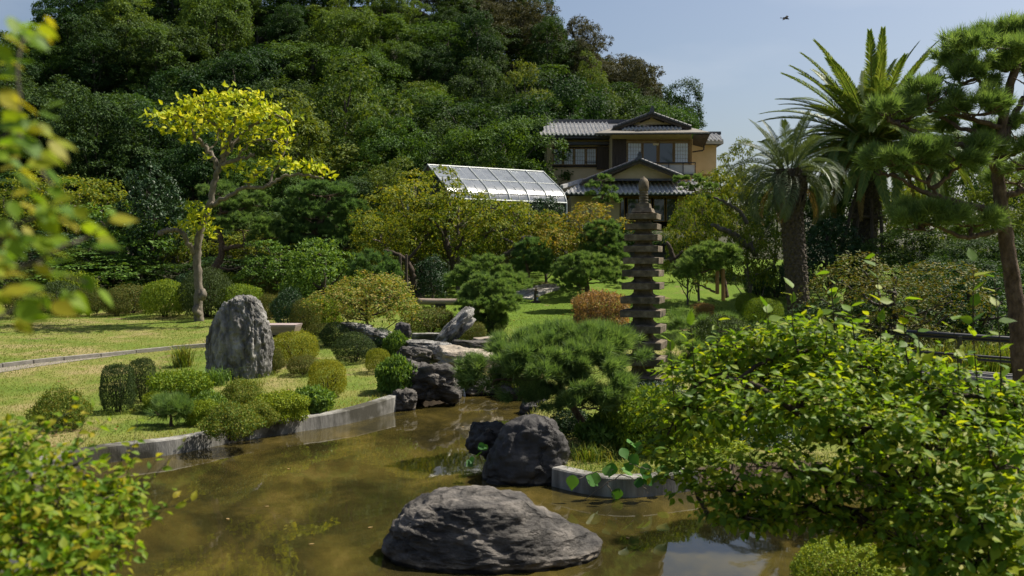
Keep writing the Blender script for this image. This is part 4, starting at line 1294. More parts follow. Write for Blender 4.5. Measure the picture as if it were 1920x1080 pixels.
# finial: stepped seat, ringed shaft, domed jewel
pag_block('finial_seat', rz_of(399), rz_of(391), 40 * pm, 34 * pm)
pag_block('finial_seat', rz_of(391.5), rz_of(382), 28 * pm, 25 * pm)
prof = []
for k in range(5):
    y0 = 383 - k * 5.0
    r = 9.2 - k * .25
    prof += [(y0, r * .86), (y0 - 1.0, r), (y0 - 3.4, r), (y0 - 4.4, r * .86)]
prof += [(358, 8.0), (356.5, 9.4), (350, 9.8), (342, 9.4), (337, 7.4), (334, 4.4), (333, 2.6), (331.5, 2.0), (330.5, .4)]
Vf, Qf = [], []
for y, r in prof:
    for k in range(20):
        a = k * math.pi / 10; Vf.append((pc[0] + r * pm * math.cos(a), PD + r * pm * math.sin(a), rz_of(y)))
for r in range(len(prof) - 1):
    for k in range(20): Qf.append((r * 20 + k, r * 20 + (k + 1) % 20, (r + 1) * 20 + (k + 1) % 20, (r + 1) * 20 + k))
MB().add(Vf, Qf).build('finial', M['pagoda'], pagoda, True)

# ------------------------------------------------------------------ pines
def pads_tufts(pads, d, per_px2, scale=1.0, dome=False):
    """needle tuft positions on cloud-pruned pads: (px, py, rx, ry[, depth offset m[, depth radius px]])"""
    P, D = [], []
    for p in pads:
        px, py, rx, ry = p[:4]; off = p[4] if len(p) > 4 else 0.0; dd = d + off; m = mpp(dd)
        rz_ = (p[5] if len(p) > 5 else rx * .85) * m
        c = W(px, py, dd); R3 = np.array((rx * m, rz_, ry * m))
        n = max(14, int(per_px2 * rx * (p[5] if len(p) > 5 else rx * .85)))
        q = unit(RNG.normal(size=(n * 2, 3)))
        lo = -.55 if dome else -.25
        q = q[q[:, 2] > lo][:n]
        kc = unit(RNG.normal(size=(max(5, len(q) // 12), 3))); near = np.argmax(q @ kc.T, axis=1); q = unit(q * .55 + kc[near] * .45)
        bumps = 1 + .16 * np.sin(q[:, 0] * 6 + px) * np.sin(q[:, 1] * 5 + py) + .10 * RNG.normal(size=len(q))
        P.append(c + q * R3 * (bumps * RNG.uniform(.8, 1.0, len(q)))[:, None])
        D.append(unit(q / R3 * R3.mean() + np.array((0, 0, .7))))
    return np.concatenate(P), np.concatenate(D)


def limb_mesh(mb, pts, r0, r1, d, sides=7, wig=.0, n=6):
    P = curve_pts([W(p[0], p[1], d + (p[2] if len(p) > 2 else 0)) for p in pts], n, wig)
    mb.tube(P, np.linspace(r0, r1, len(P)), sides, .05)
    return P


def pine(name, label, d, trunk, tr, pads, per=0.304, ln=0.082, wd=.008, needles=46, mat='needle', bark='bark_pine', limbs=(), group=None, dome=False, spread=.5, twig=True, cat='pine tree', base=None):
    """cloud-pruned pine: trunk polyline (px, py[, depth offset]), extra limbs, and pads of needles"""
    b0 = W(trunk[0][0], trunk[0][1], d + (trunk[0][2] if len(trunk[0]) > 2 else 0))
    t = thing(name, label, cat, b0, group)
    mb = MB()
    T = limb_mesh(mb, trunk, tr, tr * .35, d, 9, tr * .06)
    mb.build('trunk', M[bark], t, True)
    skel = [T]
    for L_ in limbs:
        lb = MB(); r0, r1, pts = L_[0], L_[1], L_[2:]
        skel.append(limb_mesh(lb, pts, r0, r1, d, 7, r0 * .18))
        lb.build('limb', M[bark], t, True)
    S = np.concatenate(skel)
    tw = MB()
    for p in pads:
        off = p[4] if len(p) > 4 else 0.0
        c = W(p[0], p[1] + p[3] * .35, d + off); m = mpp(d + off)
        a = S[np.argmin(np.linalg.norm(S - c, axis=1) + 2.0 * np.maximum(0, S[:, 2] - c[2]))]
        if np.linalg.norm(c - a) > .05:
            B = curve_pts([a, a * .5 + c * .5 - np.array((0, 0, .06 * np.linalg.norm(c - a))), c], 4, .012)
            tw.tube(B, np.linspace(tr * .28, tr * .12, len(B)), 5)
        if twig:
            for k in range(7):
                a2 = RNG.uniform(0, 6.28)
                e = c + np.array((math.cos(a2) * p[2] * m * .75, math.sin(a2) * p[2] * m * .6, p[3] * m * RNG.uniform(.1, .6)))
                tw.tube(curve_pts([c, c * .5 + e * .5 - np.array((0, 0, .03)), e], 3, .006), np.linspace(tr * .10, tr * .05, 7), 4)
    tw.build('twigs', M[bark], t, True)['kind'] = 'stuff'
    P, D = pads_tufts(pads, d, per, 1.0, dome)
    foliage('needles', needle_tufts(P, D, needles, ln, wd, spread), M[mat], t)
    return t


# island pine beside the pagoda
pine('island_pine', 'low spreading pine leaning over the black rock on the island', 15.3, [(1130, 850), (1108, 812), (1085, 780), (1062, 745), (1050, 715), (1062, 680, .2), (1078, 650, .3)], .075,
     [(1080, 634, 86, 24, .3), (985, 654, 70, 24, .1), (940, 690, 66, 30, -.2), (1000, 670, 70, 28, -.3), (1140, 640, 50, 24, .2), (1010, 700, 72, 30, -.5), (915, 716, 44, 22, -.1), (1085, 690, 74, 34, -.3), (1168, 664, 46, 20, .1), (1125, 722, 60, 28, -.6), (1150, 752, 40, 20, -.7), (1035, 752, 58, 20, -.5), (1100, 758, 50, 20, -.8), (980, 735, 40, 20, -.5), (1060, 664, 88, 26, -.1), (1100, 652, 60, 24, 0)],
     per=.036, ln=.17, wd=.012, needles=48, limbs=[(.045, .02, (1062, 745), (1020, 722, -.2), (975, 712, -.2), (930, 712, -.1)), (.04, .02, (1062, 690, .2), (1110, 680), (1165, 675, .1)), (.05, .03, (1145, 840, -.4), (1142, 800, -.5), (1138, 760, -.6), (1128, 730, -.6)), (.04, .02, (1050, 715), (1010, 690), (970, 660, .1))], spread=.62)
# big black pine on the right
pine('black_pine', 'tall black pine with twisting trunk and tiered needle clouds at the right', 12.6,
     [(1928, 925), (1915, 700), (1903, 560), (1890, 470), (1878, 390), (1872, 320), (1876, 260), (1885, 200), (1900, 140), (1915, 100)], .125,
     [(1860, 110, 101, 46, .2), (1805, 150, 57, 29, .1), (1900, 80, 80, 34, .4), (1930, 140, 69, 41, 0), (1740, 185, 53, 29, -.3), (1685, 218, 46, 24, -.4), (1665, 208, 34, 19, -.5), (1760, 210, 46, 24, .2), (1830, 205, 63, 31, -.4), (1800, 250, 46, 22, .2), (1910, 250, 57, 29, .3),
      (1690, 300, 60, 31, -.6), (1750, 298, 69, 31, -.5), (1810, 290, 53, 29, -.6), (1850, 285, 34, 24, -.2), (1655, 318, 30, 19, -.5), (1905, 335, 46, 26, .5), (1760, 410, 62, 29, -.3), (1725, 422, 46, 22, -.4), (1820, 415, 53, 22, -.2), (1700, 400, 30, 17, -.3), (1930, 300, 46, 36, -.3)],
     per=.022, ln=.165, wd=.012, needles=52,
     limbs=[(.05, .018, (1872, 325), (1840, 290, -.2), (1800, 272, -.3), (1750, 262, -.4), (1700, 240, -.5), (1670, 228, -.5)), (.05, .018, (1884, 400), (1820, 385, -.2), (1760, 370, -.4), (1720, 355, -.5), (1680, 330, -.6)),
            (.04, .016, (1890, 425), (1840, 440, -.2), (1805, 445, -.3), (1760, 425, -.3), (1720, 415, -.4)), (.04, .016, (1878, 240), (1840, 230, -.2), (1790, 215, -.3), (1745, 205, -.3)), (.045, .018, (1885, 205), (1860, 180), (1830, 150, .1), (1800, 158, .1)),
            (.05, .03, (1875, 300), (1905, 285, -.1), (1935, 275, -.2)), (.05, .03, (1885, 370), (1910, 360), (1940, 358)), (.04, .02, (1840, 290, -.2), (1830, 250, -.3), (1800, 240, -.3), (1760, 215, -.2)), (.03, .012, (1760, 370, -.4), (1740, 345, -.5), (1700, 325, -.6)), (.03, .012, (1800, 378, -.3), (1770, 395, -.3), (1735, 400, -.3)), (.06, .03, (1880, 260), (1905, 210, .1), (1925, 170, .1))], spread=.58)
# leaning pine and large layered pine behind the left lawn
ld = 42.5
pine('leaning_pine', 'leaning pine with a dark slanting trunk right of the yellow tree', ld, [(384, 545), (396, 515), (412, 486), (416, 460), (410, 430), (412, 400)], .22,
     [(455, 425, 62, 24, 0), (500, 442, 34, 14, -.3), (430, 392, 46, 20, .2), (415, 360, 38, 16, .3), (470, 380, 40, 18, .4), (485, 492, 24, 12, -.5), (470, 520, 20, 12, -.5)],
     per=0.171, ln=0.177, wd=.018, needles=46, limbs=[(.13, .05, (414, 470), (440, 462, -.1), (468, 458, -.2), (490, 450, -.3)), (.06, .03, (404, 500), (430, 505, -.3), (460, 500, -.4), (480, 505, -.5))])
pine('layered_pine', 'large dark pine pruned into broad layers behind the feathery shrub', 43.5, [(640, 560), (628, 520), (600, 480), (590, 445), (598, 420), (612, 395), (616, 370)], .26,
     [(605, 362, 62, 18, 0), (560, 392, 40, 16, -.3), (645, 392, 42, 16, .2), (600, 405, 66, 18, .3), (545, 428, 38, 16, -.2), (650, 425, 38, 18, 0), (600, 440, 70, 18, .4), (560, 462, 46, 18, -.4), (640, 462, 44, 20, -.2), (610, 485, 60, 20, .3), (650, 505, 32, 18, -.3), (575, 505, 46, 18, .2), (655, 535, 26, 16, 0)],
     per=0.190, ln=0.177, wd=.02, needles=46, mat='needle_dark')
pine('round_pine', 'dark round clipped pine left of the propped plum tree', 37.5, [(700, 548), (700, 525), (702, 505)], .1, [(700, 506, 44, 32, 0), (735, 522, 20, 18, -.2)], per=0.266, ln=0.150, wd=.016, needles=46, mat='needle_dark', dome=True)
pine('tiered_pine', 'wide domed pine behind the pine with the tiered skirt', 34.5, [(915, 566), (913, 540), (912, 515)], .12, [(912, 506, 46, 24, 0), (870, 524, 34, 18, -.1), (952, 528, 40, 18, .1), (890, 515, 36, 20, .4), (925, 530, 54, 20, -.3), (975, 535, 18, 12, 0)], per=0.285, ln=0.136, wd=.014, needles=46, dome=True)
pine('tiered_pine', 'bright green pine pruned as a dome over a skirt beside the log bench', 30.5, [(920, 622), (918, 595), (916, 560)], .12, [(914, 540, 38, 26, 0), (893, 562, 32, 20, -.1), (938, 566, 36, 20, -.1), (915, 556, 48, 26, .3), (915, 572, 52, 14, -.2), (918, 600, 32, 16, 0)], per=0.323, ln=0.129, wd=.013, needles=46, dome=True)
pine('lawn_pine', 'wide open pine spreading low on the back lawn left of the pagoda', 38.5, [(1102, 556), (1100, 530), (1098, 505)], .13, [(1085, 500, 40, 22, 0), (1065, 522, 26, 16, -.2), (1130, 498, 32, 18, .1), (1110, 518, 44, 18, -.3), (1150, 520, 22, 12, 0), (1075, 535, 22, 12, -.3), (1100, 490, 30, 14, .3)], per=0.285, ln=0.150, wd=.015, needles=46, dome=True)
pine('lawn_pine', 'slim pine with ragged sides standing behind the path and notice board', 43, [(990, 520), (988, 490), (998, 462)], .1, [(1000, 466, 30, 16, 0), (985, 486, 26, 14, -.2), (1012, 488, 26, 16, 0), (1000, 503, 32, 14, .2)], per=0.285, ln=0.163, wd=.017, needles=46, mat='needle_dark', dome=True)
pine('lawn_pine', 'taller pruned pine just left of the pagoda shaft', 42, [(1140, 530), (1138, 490), (1130, 440)], .13, [(1130, 430, 32, 14, 0), (1112, 448, 24, 12, -.2), (1145, 452, 26, 14, .1), (1130, 466, 40, 14, 0), (1120, 482, 36, 14, .2), (1150, 485, 26, 12, -.2)], per=0.266, ln=0.163, wd=.017, needles=46, dome=True)
pine('porch_pine', 'small pine in front of the villa porch left of the finial', 46, [(1130, 440), (1128, 400), (1130, 350)], .1, [(1128, 338, 22, 9, 0), (1118, 350, 18, 7, -.2), (1142, 356, 16, 7, 0), (1125, 368, 28, 9, .1), (1142, 378, 20, 8, -.1)], per=.17, ln=.13, wd=.018, needles=46)
pine('propped_pine', 'flat-topped pine propped on brown posts on the right lawn', 33.5, [(1362, 558), (1358, 530), (1350, 505), (1340, 490)], .1, [(1340, 474, 44, 18, 0), (1310, 498, 36, 18, -.2), (1365, 482, 24, 14, 0), (1290, 515, 24, 14, -.3), (1325, 490, 40, 16, .3)], per=0.285, ln=0.136, wd=.014, needles=46,
     limbs=[(.05, .02, (1345, 500), (1315, 512, -.2), (1290, 520, -.3)), (.045, .02, (1340, 548, -.2), (1320, 538, -.3), (1300, 530, -.3))], dome=True)
pine('villa_pine', 'pine with flat needle pads in front of the right end of the porch', 47, [(1325, 430), (1318, 390), (1300, 350)], .12, [(1290, 338, 30, 9, 0), (1318, 352, 26, 9, .1), (1280, 352, 18, 7, -.2), (1330, 378, 24, 10, 0)], per=.16, ln=.13, wd=.018, needles=46)
pine('shore_pine', 'dense low pine right of the pagoda foot', 17.8, [(1300, 760), (1300, 700), (1298, 650)], .06, [(1298, 622, 46, 26, .2), (1330, 650, 44, 26, -.2), (1285, 660, 34, 26, -.4), (1360, 618, 40, 22, .6), (1310, 690, 50, 30, -.4), (1272, 600, 26, 18, .8)], per=.026, ln=.17, wd=.008, needles=60, dome=True)
small_b = G(322, 800)
pine('dwarf_pine', 'small tufted green pine on a short trunk at the pond wall', small_b[1], [(322, 806), (321, 792), (320, 775)], .045, [(320, 765, 34, 18, 0), (300, 772, 18, 12, -.1), (342, 772, 18, 12, 0), (320, 756, 24, 10, .1)], per=.06, ln=.16, wd=.008, needles=60, mat='needle', dome=True)

# ------------------------------------------------------------------ clipped shrubs
def shrub_proto(mat, seed, n=9000, leaf=.055, squar=0.0, lumps=.06, tmpl=LEAF2, jit=.5, shoots=0):
    """unit shrub (radius 1, height 1) of leaf-sized faces on and just under a clipped dome"""
    global RNG
    keep = RNG; RNG = np.random.default_rng(seed)
    D = unit(RNG.normal(size=(n * 2, 3))); D = D[D[:, 2] > -.75][:n]
    m = np.max(np.abs(D), axis=1, keepdims=True)
    S = D * (1 - squar) + D / m * squar * .8
    lump = 1 + lumps * (np.sin(5 * D[:, 0] + seed) * np.sin(4 * D[:, 1] + 2) + np.sin(7 * D[:, 2] + seed) * .6) + .03 * RNG.normal(size=len(D))
    u = np.where(RNG.random(len(D)) < .72, RNG.uniform(.93, 1.02, len(D)), RNG.uniform(.6, .93, len(D)))
    P = S * (lump * u)[:, None]
    P = P * np.array((1, 1, .52)) + np.array((0, 0, .47))
    if shoots:
        k = RNG.integers(0, len(P), shoots); P[k] += D[k] * RNG.uniform(.03, .12, shoots)[:, None]
    N = unit(D + np.array((0, 0, .25)) + jit * RNG.normal(size=D.shape))
    ax_ = unit(np.cross(N, RNG.normal(size=D.shape)) + .55 * D)
    d = scatter(tmpl[0], tmpl[1], P, frames(ax_, N), leaf * RNG.uniform(.65, 1.3, len(P)))
    fm = mesh('foliage', d[0], d[1], M[mat], d[2])
    mb = MB()
    for i in range(7):
        a = RNG.uniform(0, 6.28); e = np.array((math.cos(a) * .55, math.sin(a) * .55, RNG.uniform(.4, .75)))
        mb.tube(curve_pts([(math.cos(a) * .08, math.sin(a) * .08, -.06), e * .5 + np.array((0, 0, .02)), e], 3, .02), np.linspace(.04, .015, 7), 4)
    sm = mesh_mixed('stems', np.concatenate(mb.v), np.concatenate(mb.f), M['bark_dark'], True)
    RNG = keep
    return dict(foliage=fm, stems=sm)


SP = {
    'dark': shrub_proto('topiary_dark', 1), 'bright': shrub_proto('topiary_bright', 2, leaf=.062, squar=.3), 'brown': shrub_proto('azalea_brown', 3, leaf=.06, lumps=.12, shoots=900),
    'yellow': shrub_proto('azalea_yellow', 4, leaf=.052), 'loose': shrub_proto('topiary_bright', 5, 7500, .095, 0, .18, LEAF2, .7, 1200), 'fresh': shrub_proto('fresh', 6, 3600, .17, 0, .16, LEAF4, .7, 1200),
    'gloss': shrub_proto('gloss', 7, 7500, .075, 0, .10, LEAF2, .6, 500), 'ragged': shrub_proto('azalea_green', 8, 7500, .078, 0, .2, LEAF2, .7, 1000), 'column': shrub_proto('topiary_dark', 9, 9000, .055, .45, .05),
    'ball': shrub_proto('topiary_bright', 10, 9000, .052, 0, .03), 'rosy': shrub_proto('rosy', 11, 7000, .085, 0, .15, LEAF2, .7, 1200), 'deep': shrub_proto('gloss', 12, 8000, .06, 0, .05),
}


def shrub(kind, px, base, wpx, hpx, label, name='clipped_shrub', group=None, d=None, cat='shrub', depth=1.0, tilt=0.0):
    """shrub with its foot at pixel (px, base), wpx wide and hpx high"""
    b = on_ground(px, d) if d else G(px, base)
    if d: b[2] = W(px, base, d)[2]
    m = mpp(b[1]); k_ = 1.0 if kind in ('ragged', 'loose', 'fresh') and not d else 1.06; wpx *= k_; hpx *= k_ * (1.12 if kind == 'column' else 1); r = wpx * m / 2
    b = b + np.array((0, r * depth * .5, 0))
    if not d: b[2] = float(land(b[0], b[1]))
    t = thing(name, label, cat, b, group, RNG.uniform(0, 6.28))
    t.scale = (r * depth, r, hpx * m); t.scale = (r, r * depth, hpx * m)
    t.rotation_euler = (0, tilt, t.rotation_euler[2])
    link('foliage', SP[kind]['foliage'], t); link('stems', SP[kind]['stems'], t)
    return t


for a in (
    ('column', 214, 776, 64, 80, 'dark clipped column shrub, the nearer of two on the lawn', 'topiary_shrub'),
    ('column', 262, 756, 50, 72, 'dark clipped column shrub half hidden behind its twin', 'topiary_shrub'),
    ('ragged', 103, 808, 96, 68, 'reddish-brown ragged azalea at the lower left of the lawn', 'azalea'),
    ('loose', 330, 770, 112, 70, 'bright loose shrub behind the dwarf pine', 'shrub'),
    ('ragged', 425, 828, 104, 62, 'ragged azalea hanging over the pond wall right of the dwarf pine', 'azalea'),
    ('fresh', 388, 782, 52, 42, 'fresh green leafy plant between dwarf pine and azalea', 'leafy_plant'),
    ('ragged', 448, 762, 66, 44, 'small ragged azalea in front of the standing stone', 'azalea'),
    ('loose', 524, 792, 88, 54, 'bushy green shrub on the pond wall below the standing stone', 'shrub'),
    ('fresh', 580, 776, 76, 44, 'glossy upright leafy plant before the yellow-green domes', 'leafy_plant'),
    ('yellow', 550, 684, 80, 58, 'smooth yellow-green clipped dome right of the standing stone', 'clipped_shrub'),
    ('loose', 376, 800, 60, 46, 'leafy green shrub behind the azalea right of the dwarf pine', 'shrub'),
    ('ragged', 478, 806, 70, 46, 'low azalea on the pond wall between two larger bushes', 'azalea'),
    ('loose', 290, 778, 50, 40, 'small bright shrub right of the clipped columns', 'shrub'),
    ('brown', 512, 700, 34, 42, 'small bronze shrub pressed against the standing stone', 'clipped_shrub'),
    ('brown', 566, 706, 56, 34, 'low bronze dome between two yellow-green domes', 'clipped_shrub'),
    ('yellow', 610, 748, 68, 68, 'yellow-green clipped dome nearest the pond wall', 'clipped_shrub'),
    ('dark', 626, 652, 54, 42, 'dark clipped dome left of the little maple trunk', 'clipped_shrub'),
    ('dark', 660, 682, 72, 52, 'dark clipped dome below the little maple', 'clipped_shrub'),
    ('brown', 600, 634, 44, 24, 'low spreading azalea behind the dark domes', 'azalea'),
    ('yellow', 706, 702, 44, 44, 'small yellow-green dome left of the overhanging rock', 'clipped_shrub'),
    ('fresh', 741, 738, 66, 62, 'bright leafy bush growing at the end of the pond wall', 'leafy_plant'),
    ('gloss', 712, 662, 52, 40, 'dark glossy plant between the maple trunk and the rocks', 'leafy_plant'),
    ('fresh', 742, 672, 40, 44, 'light green sprig rising beside the dark cascade rock', 'leafy_plant'),
    ('bright', 301, 597, 78, 66, 'bright clipped cube-like shrub left of the yellow tree trunk', 'clipped_shrub'),
    ('dark', 382, 597, 96, 84, 'big dark clipped shrub behind the yellow tree trunk', 'clipped_shrub'),
    ('bright', 443, 596, 84, 58, 'bright clipped dome just behind the standing stone', 'clipped_shrub'),
    ('brown', 470, 568, 40, 44, 'bronze clipped shrub behind the bright dome', 'clipped_shrub'),
    ('brown', 508, 568, 52, 40, 'long bronze clipped mound above the stone bench', 'clipped_shrub'),
    ('brown', 503, 600, 44, 44, 'bronze rounded shrub left of the stone bench', 'clipped_shrub'),
    ('gloss', 540, 612, 60, 62, 'leafy dark green shrub behind the stone bench', 'shrub'),
    ('brown', 570, 624, 52, 56, 'round bronze shrub at the end of the stone bench', 'clipped_shrub'),
    ('loose', 605, 612, 60, 50, 'loose green shrub left of the little maple', 'shrub'),
    ('brown', 523, 545, 44, 30, 'bronze mound at the foot of the feathery shrub', 'clipped_shrub'),
    ('brown', 236, 590, 90, 50, 'wide bronze clipped hedge left of the bright cube shrub', 'hedge'),
    ('brown', 214, 594, 44, 44, 'round bronze ball before the wide bronze hedge', 'clipped_shrub'),
    ('brown', 160, 594, 46, 52, 'bronze ball behind the blurred hanging leaf', 'clipped_shrub'),
    ('dark', 100, 594, 90, 60, 'shaded green mound at the edge of the left lawn', 'clipped_shrub'),
    ('brown', 40, 598, 70, 50, 'bronze mound at the far left of the lawn edge', 'clipped_shrub'),
    ('loose', 130, 585, 80, 70, 'loose green bush behind the mounds at the left', 'shrub'),
    ('gloss', 352, 580, 60, 60, 'dark glossy bush in the shade of the yellow tree', 'shrub'),
    ('loose', 430, 560, 70, 44, 'pale bush under the leaning pine trunk', 'shrub'),
    ('deep', 545, 560, 90, 70, 'dark green bush under the layered pine', 'shrub'),
    ('brown', 805, 626, 96, 42, 'long low bronze hedge above the pale stone block', 'hedge'),
    ('brown', 882, 640, 54, 32, 'rusty clipped dome right of the leaning rock', 'clipped_shrub'),
    ('dark', 918, 626, 60, 34, 'dark green skirt of shrub under the tiered pine', 'clipped_shrub'),
    ('deep', 812, 548, 60, 28, 'low dark green shrub at the back edge of the lawn', 'clipped_shrub'),
    ('deep', 1462, 560, 68, 56, 'dark green ball shrub before the short palm trunk', 'clipped_shrub'),
    ('deep', 1424, 556, 50, 48, 'dark upright shrub left of the ball shrub', 'clipped_shrub'),
    ('ball', 1404, 590, 42, 38, 'small round clipped shrub at the right lawn edge', 'clipped_shrub'),
    ('ball', 1434, 606, 72, 44, 'bright low clipped dome at the right lawn edge', 'clipped_shrub'),
    ('deep', 1360, 530, 40, 20, 'dark low shrub behind the propped pine', 'clipped_shrub'),
    ('rosy', 1128, 622, 96, 70, 'pale rust-coloured bush left of the pagoda shaft', 'shrub'),
    ('rosy', 1318, 596, 40, 26, 'small rust-coloured bush right of the pagoda', 'shrub'),
    ('gloss', 700, 470, 70, 60, 'dark shrub behind the round pine', 'shrub'),
    ('deep', 1500, 545, 60, 60, 'dark low bush at the foot of the short palm', 'shrub'),
):
    shrub(*a)
shrub('loose', 1225, 850, 150, 110, 'bright leafy bush below the pagoda on the island', 'shrub', None, 14.2)
shrub('fresh', 1150, 850, 110, 60, 'low green plants under the island pine', 'leafy_plant', None, 14.6)
shrub('gloss', 1075, 838, 90, 60, 'dark low growth behind the black rock', 'leafy_plant', None, 15.6)
shrub('deep', 1225, 770, 130, 50, 'dark green growth hiding the pagoda base', 'shrub', None, 16.2)
shrub('bright', 1610, 1140, 190, 104, 'bright clipped bush at the water edge below the big shrub', 'clipped_shrub', None, 7.9)
tree_px('bd', 1590, 560, 220, 24.5, 'dark bush in front of the tall palm', 'dark_bush', None, 0, None, 'shrub')
tree_px('bd', 1840, 505, 260, 25, 'dark shaded bush over the end of the railing', 'dark_bush', None, 1, None, 'shrub')
tree_px('bd', 1740, 540, 220, 26.5, 'shaded bush left of the railing behind the bronze bush', 'dark_bush', None, 1, None, 'shrub')
shrub('loose', 1310, 905, 190, 84, 'leafy bush on the bank behind the left part of the big shrub', 'shrub', None, 14.4)
shrub('gloss', 1420, 890, 210, 90, 'dark leafy bush on the bank behind the big shrub', 'shrub', None, 15.2)
shrub('loose', 1540, 870, 220, 90, 'green bush on the bank behind the middle of the big shrub', 'shrub', None, 16.0)
shrub('dark', 1360, 680, 120, 80, 'green bush on the bank right of the low pine', 'shrub', None, 17.5)
tree_px('bd', 1490, 600, 200, 19.5, 'shaded bush on the far bank behind the big shrub', 'dark_bush', None, 0, None, 'shrub')
tree_px('bd', 1380, 612, 150, 18.5, 'shaded bush right of the low pine by the pagoda', 'dark_bush', None, 1, None, 'shrub')
PR['bz'] = [broad_proto('azalea_brown', 'bark', 181, H=4, Wd=4.4, n=9000, leaf=.10, nl=34, base=.06, spread=1.5, up=.6)]
tree_px('bz', 1670, 476, 300, 23.5, 'wide bushy shrub with bronze shoots below the tall palm', 'bronze_bush', None, 0, None, 'shrub')

# little maple by the cascade
PR['mp'] = [broad_proto('maple', 'bark_dark', 190, H=3, Wd=3.6, n=13000, leaf=.105, nl=34, base=.33, spread=1.2, up=.7, tr=.08, flat=.7, rl=(.16, .24))]
t = tree_px('mp', 690, 518, 172, 0, 'little maple with yellow and rust tips beside the cascade', 'little_maple', None, 0, 640, 'tree')
# feathery shrub
PR['ft'] = [broad_proto('fresh', 'bark', 195, H=3, Wd=3, n=6000, leaf=.13, nl=26, base=.08, spread=1.8, up=.1, droop=-.1)]
tree_px('ft', 600, 455, 140, 38, 'feathery light green shrub right of the stone bench', 'feathery_shrub', None, 0, None, 'shrub')

# ------------------------------------------------------------------ yellow-leaved tree
md = G(372, 602)[1]
mm = mpp(md)
mb_ = W(372, 602, md)
mag = thing('yellow_tree', 'tall tree with large yellow leaves on knotted pale limbs on the lawn', 'tree', mb_)
tb = MB(); limb_mesh(tb, [(372, 606), (373, 580), (372, 540), (370, 490), (372, 450), (384, 410), (394, 380), (402, 340), (412, 312), (422, 296)], .175, .085, md, 10, .02)
limb_mesh(tb, [(378, 560, -.2), (382, 552, -.28), (380, 544, -.15)], .13, .10, md, 8)
limb_mesh(tb, [(374, 590, -.1), (366, 582, -.25), (370, 574, -.15)], .14, .10, md, 8)
tb.build('trunk', M['bark_pale'], mag, True)
limbs = [
    (.10, .07, (366, 480), (352, 455, -.3), (342, 436, -.4), (322, 432, -.5), (308, 434, -.6), (300, 440, -.6)),
    (.085, .04, (386, 390), (420, 372, -.2), (460, 352, -.3), (500, 350, -.4), (530, 332, -.4), (575, 328, -.5), (606, 335, -.5)),
    (.09, .04, (412, 315), (440, 300, -.2), (476, 292, -.2), (470, 288, -.2)),
    (.10, .03, (410, 318), (392, 282, .2), (370, 262, .3), (358, 240, .3), (330, 215, .2), (310, 225, .1)),
    (.11, .03, (420, 298), (418, 262, -.2), (408, 238, -.3), (390, 220, -.4), (380, 190, -.4)),
    (.09, .03, (424, 292), (450, 255, .3), (480, 235, .4), (515, 215, .3), (540, 230, .2)),
    (.08, .03, (422, 292), (440, 230, 0), (450, 200, -.2), (470, 185, -.2)),
    (.05, .02, (500, 350, -.4), (520, 310, -.2), (540, 260, 0)), (.05, .02, (460, 352, -.3), (480, 330, -.5), (500, 310, -.5)),
    (.04, .02, (392, 282, .2), (405, 262, .4), (420, 215, .5)), (.04, .02, (440, 300, -.2), (470, 270, -.4), (505, 262, -.5), (530, 275, -.5)),
]
tips = []
for L_ in limbs:
    lb = MB(); tips.append(limb_mesh(lb, L_[2:], L_[0], L_[1], md, 7, .03)); lb.build('limb', M['bark_pale'], mag, True)
clumps = [(330, 215, 34, 16, .2), (360, 200, 34, 16, .4), (395, 185, 36, 14, -.4), (430, 180, 36, 14, 0), (470, 190, 34, 14, -.2), (505, 205, 30, 14, .3), (535, 222, 24, 12, .2), (380, 222, 40, 14, -.6), (430, 210, 44, 14, -.6), (480, 225, 40, 14, .5), (520, 245, 26, 12, .2), (310, 228, 20, 9, 0), (540, 262, 16, 9, .1), (400, 245, 24, 9, -.8), (450, 240, 22, 9, -.6), (345, 240, 22, 9, .3),
          (560, 310, 26, 10, -.4), (596, 318, 24, 10, -.5), (500, 310, 22, 10, -.5), (478, 330, 20, 9, -.4), (530, 300, 16, 8, -.3), (610, 330, 14, 8, -.5), (370, 405, 26, 9, -.4), (345, 420, 24, 8, -.5), (385, 425, 24, 10, -.5), (360, 385, 20, 9, -.3), (392, 440, 12, 7, -.5), (440, 318, 16, 7, -.4), (385, 300, 10, 6, -.3), (415, 265, 16, 8, -.6), (460, 265, 14, 8, -.5), (350, 262, 18, 9, .2), (490, 252, 20, 9, -.3), (525, 278, 16, 8, -.4), (440, 282, 16, 7, -.6), (325, 246, 20, 9, -.2), (410, 232, 30, 12, .6), (470, 212, 30, 12, -.8)]
lob = [(W(c[0], c[1], md + c[4]), np.array((c[2] * mm, c[2] * mm * .9, c[3] * mm))) for c in clumps]
P, N = lobe_points(lob, 2000, (.2, 1.5), -.7, 0, .5, 8)
nn = unit(np.array((.2, -.35, .6)) + .35 * N + .6 * RNG.normal(size=N.shape))
ax_ = unit(np.cross(nn, RNG.normal(size=N.shape)) + .4 * N + np.array((0, 0, .35)))
Rm = frames(ax_, nn); Sz = RNG.uniform(.13, .28, len(P))
near = np.argsort(P[:, 1])[:280]; rest = np.setdiff1d(np.arange(len(P)), near)
big = scatter(LEAF4[0], LEAF4[1], P[rest], Rm[rest], Sz[rest]); foliage('leaves', big, M['magnolia'], mag, 'stuff')


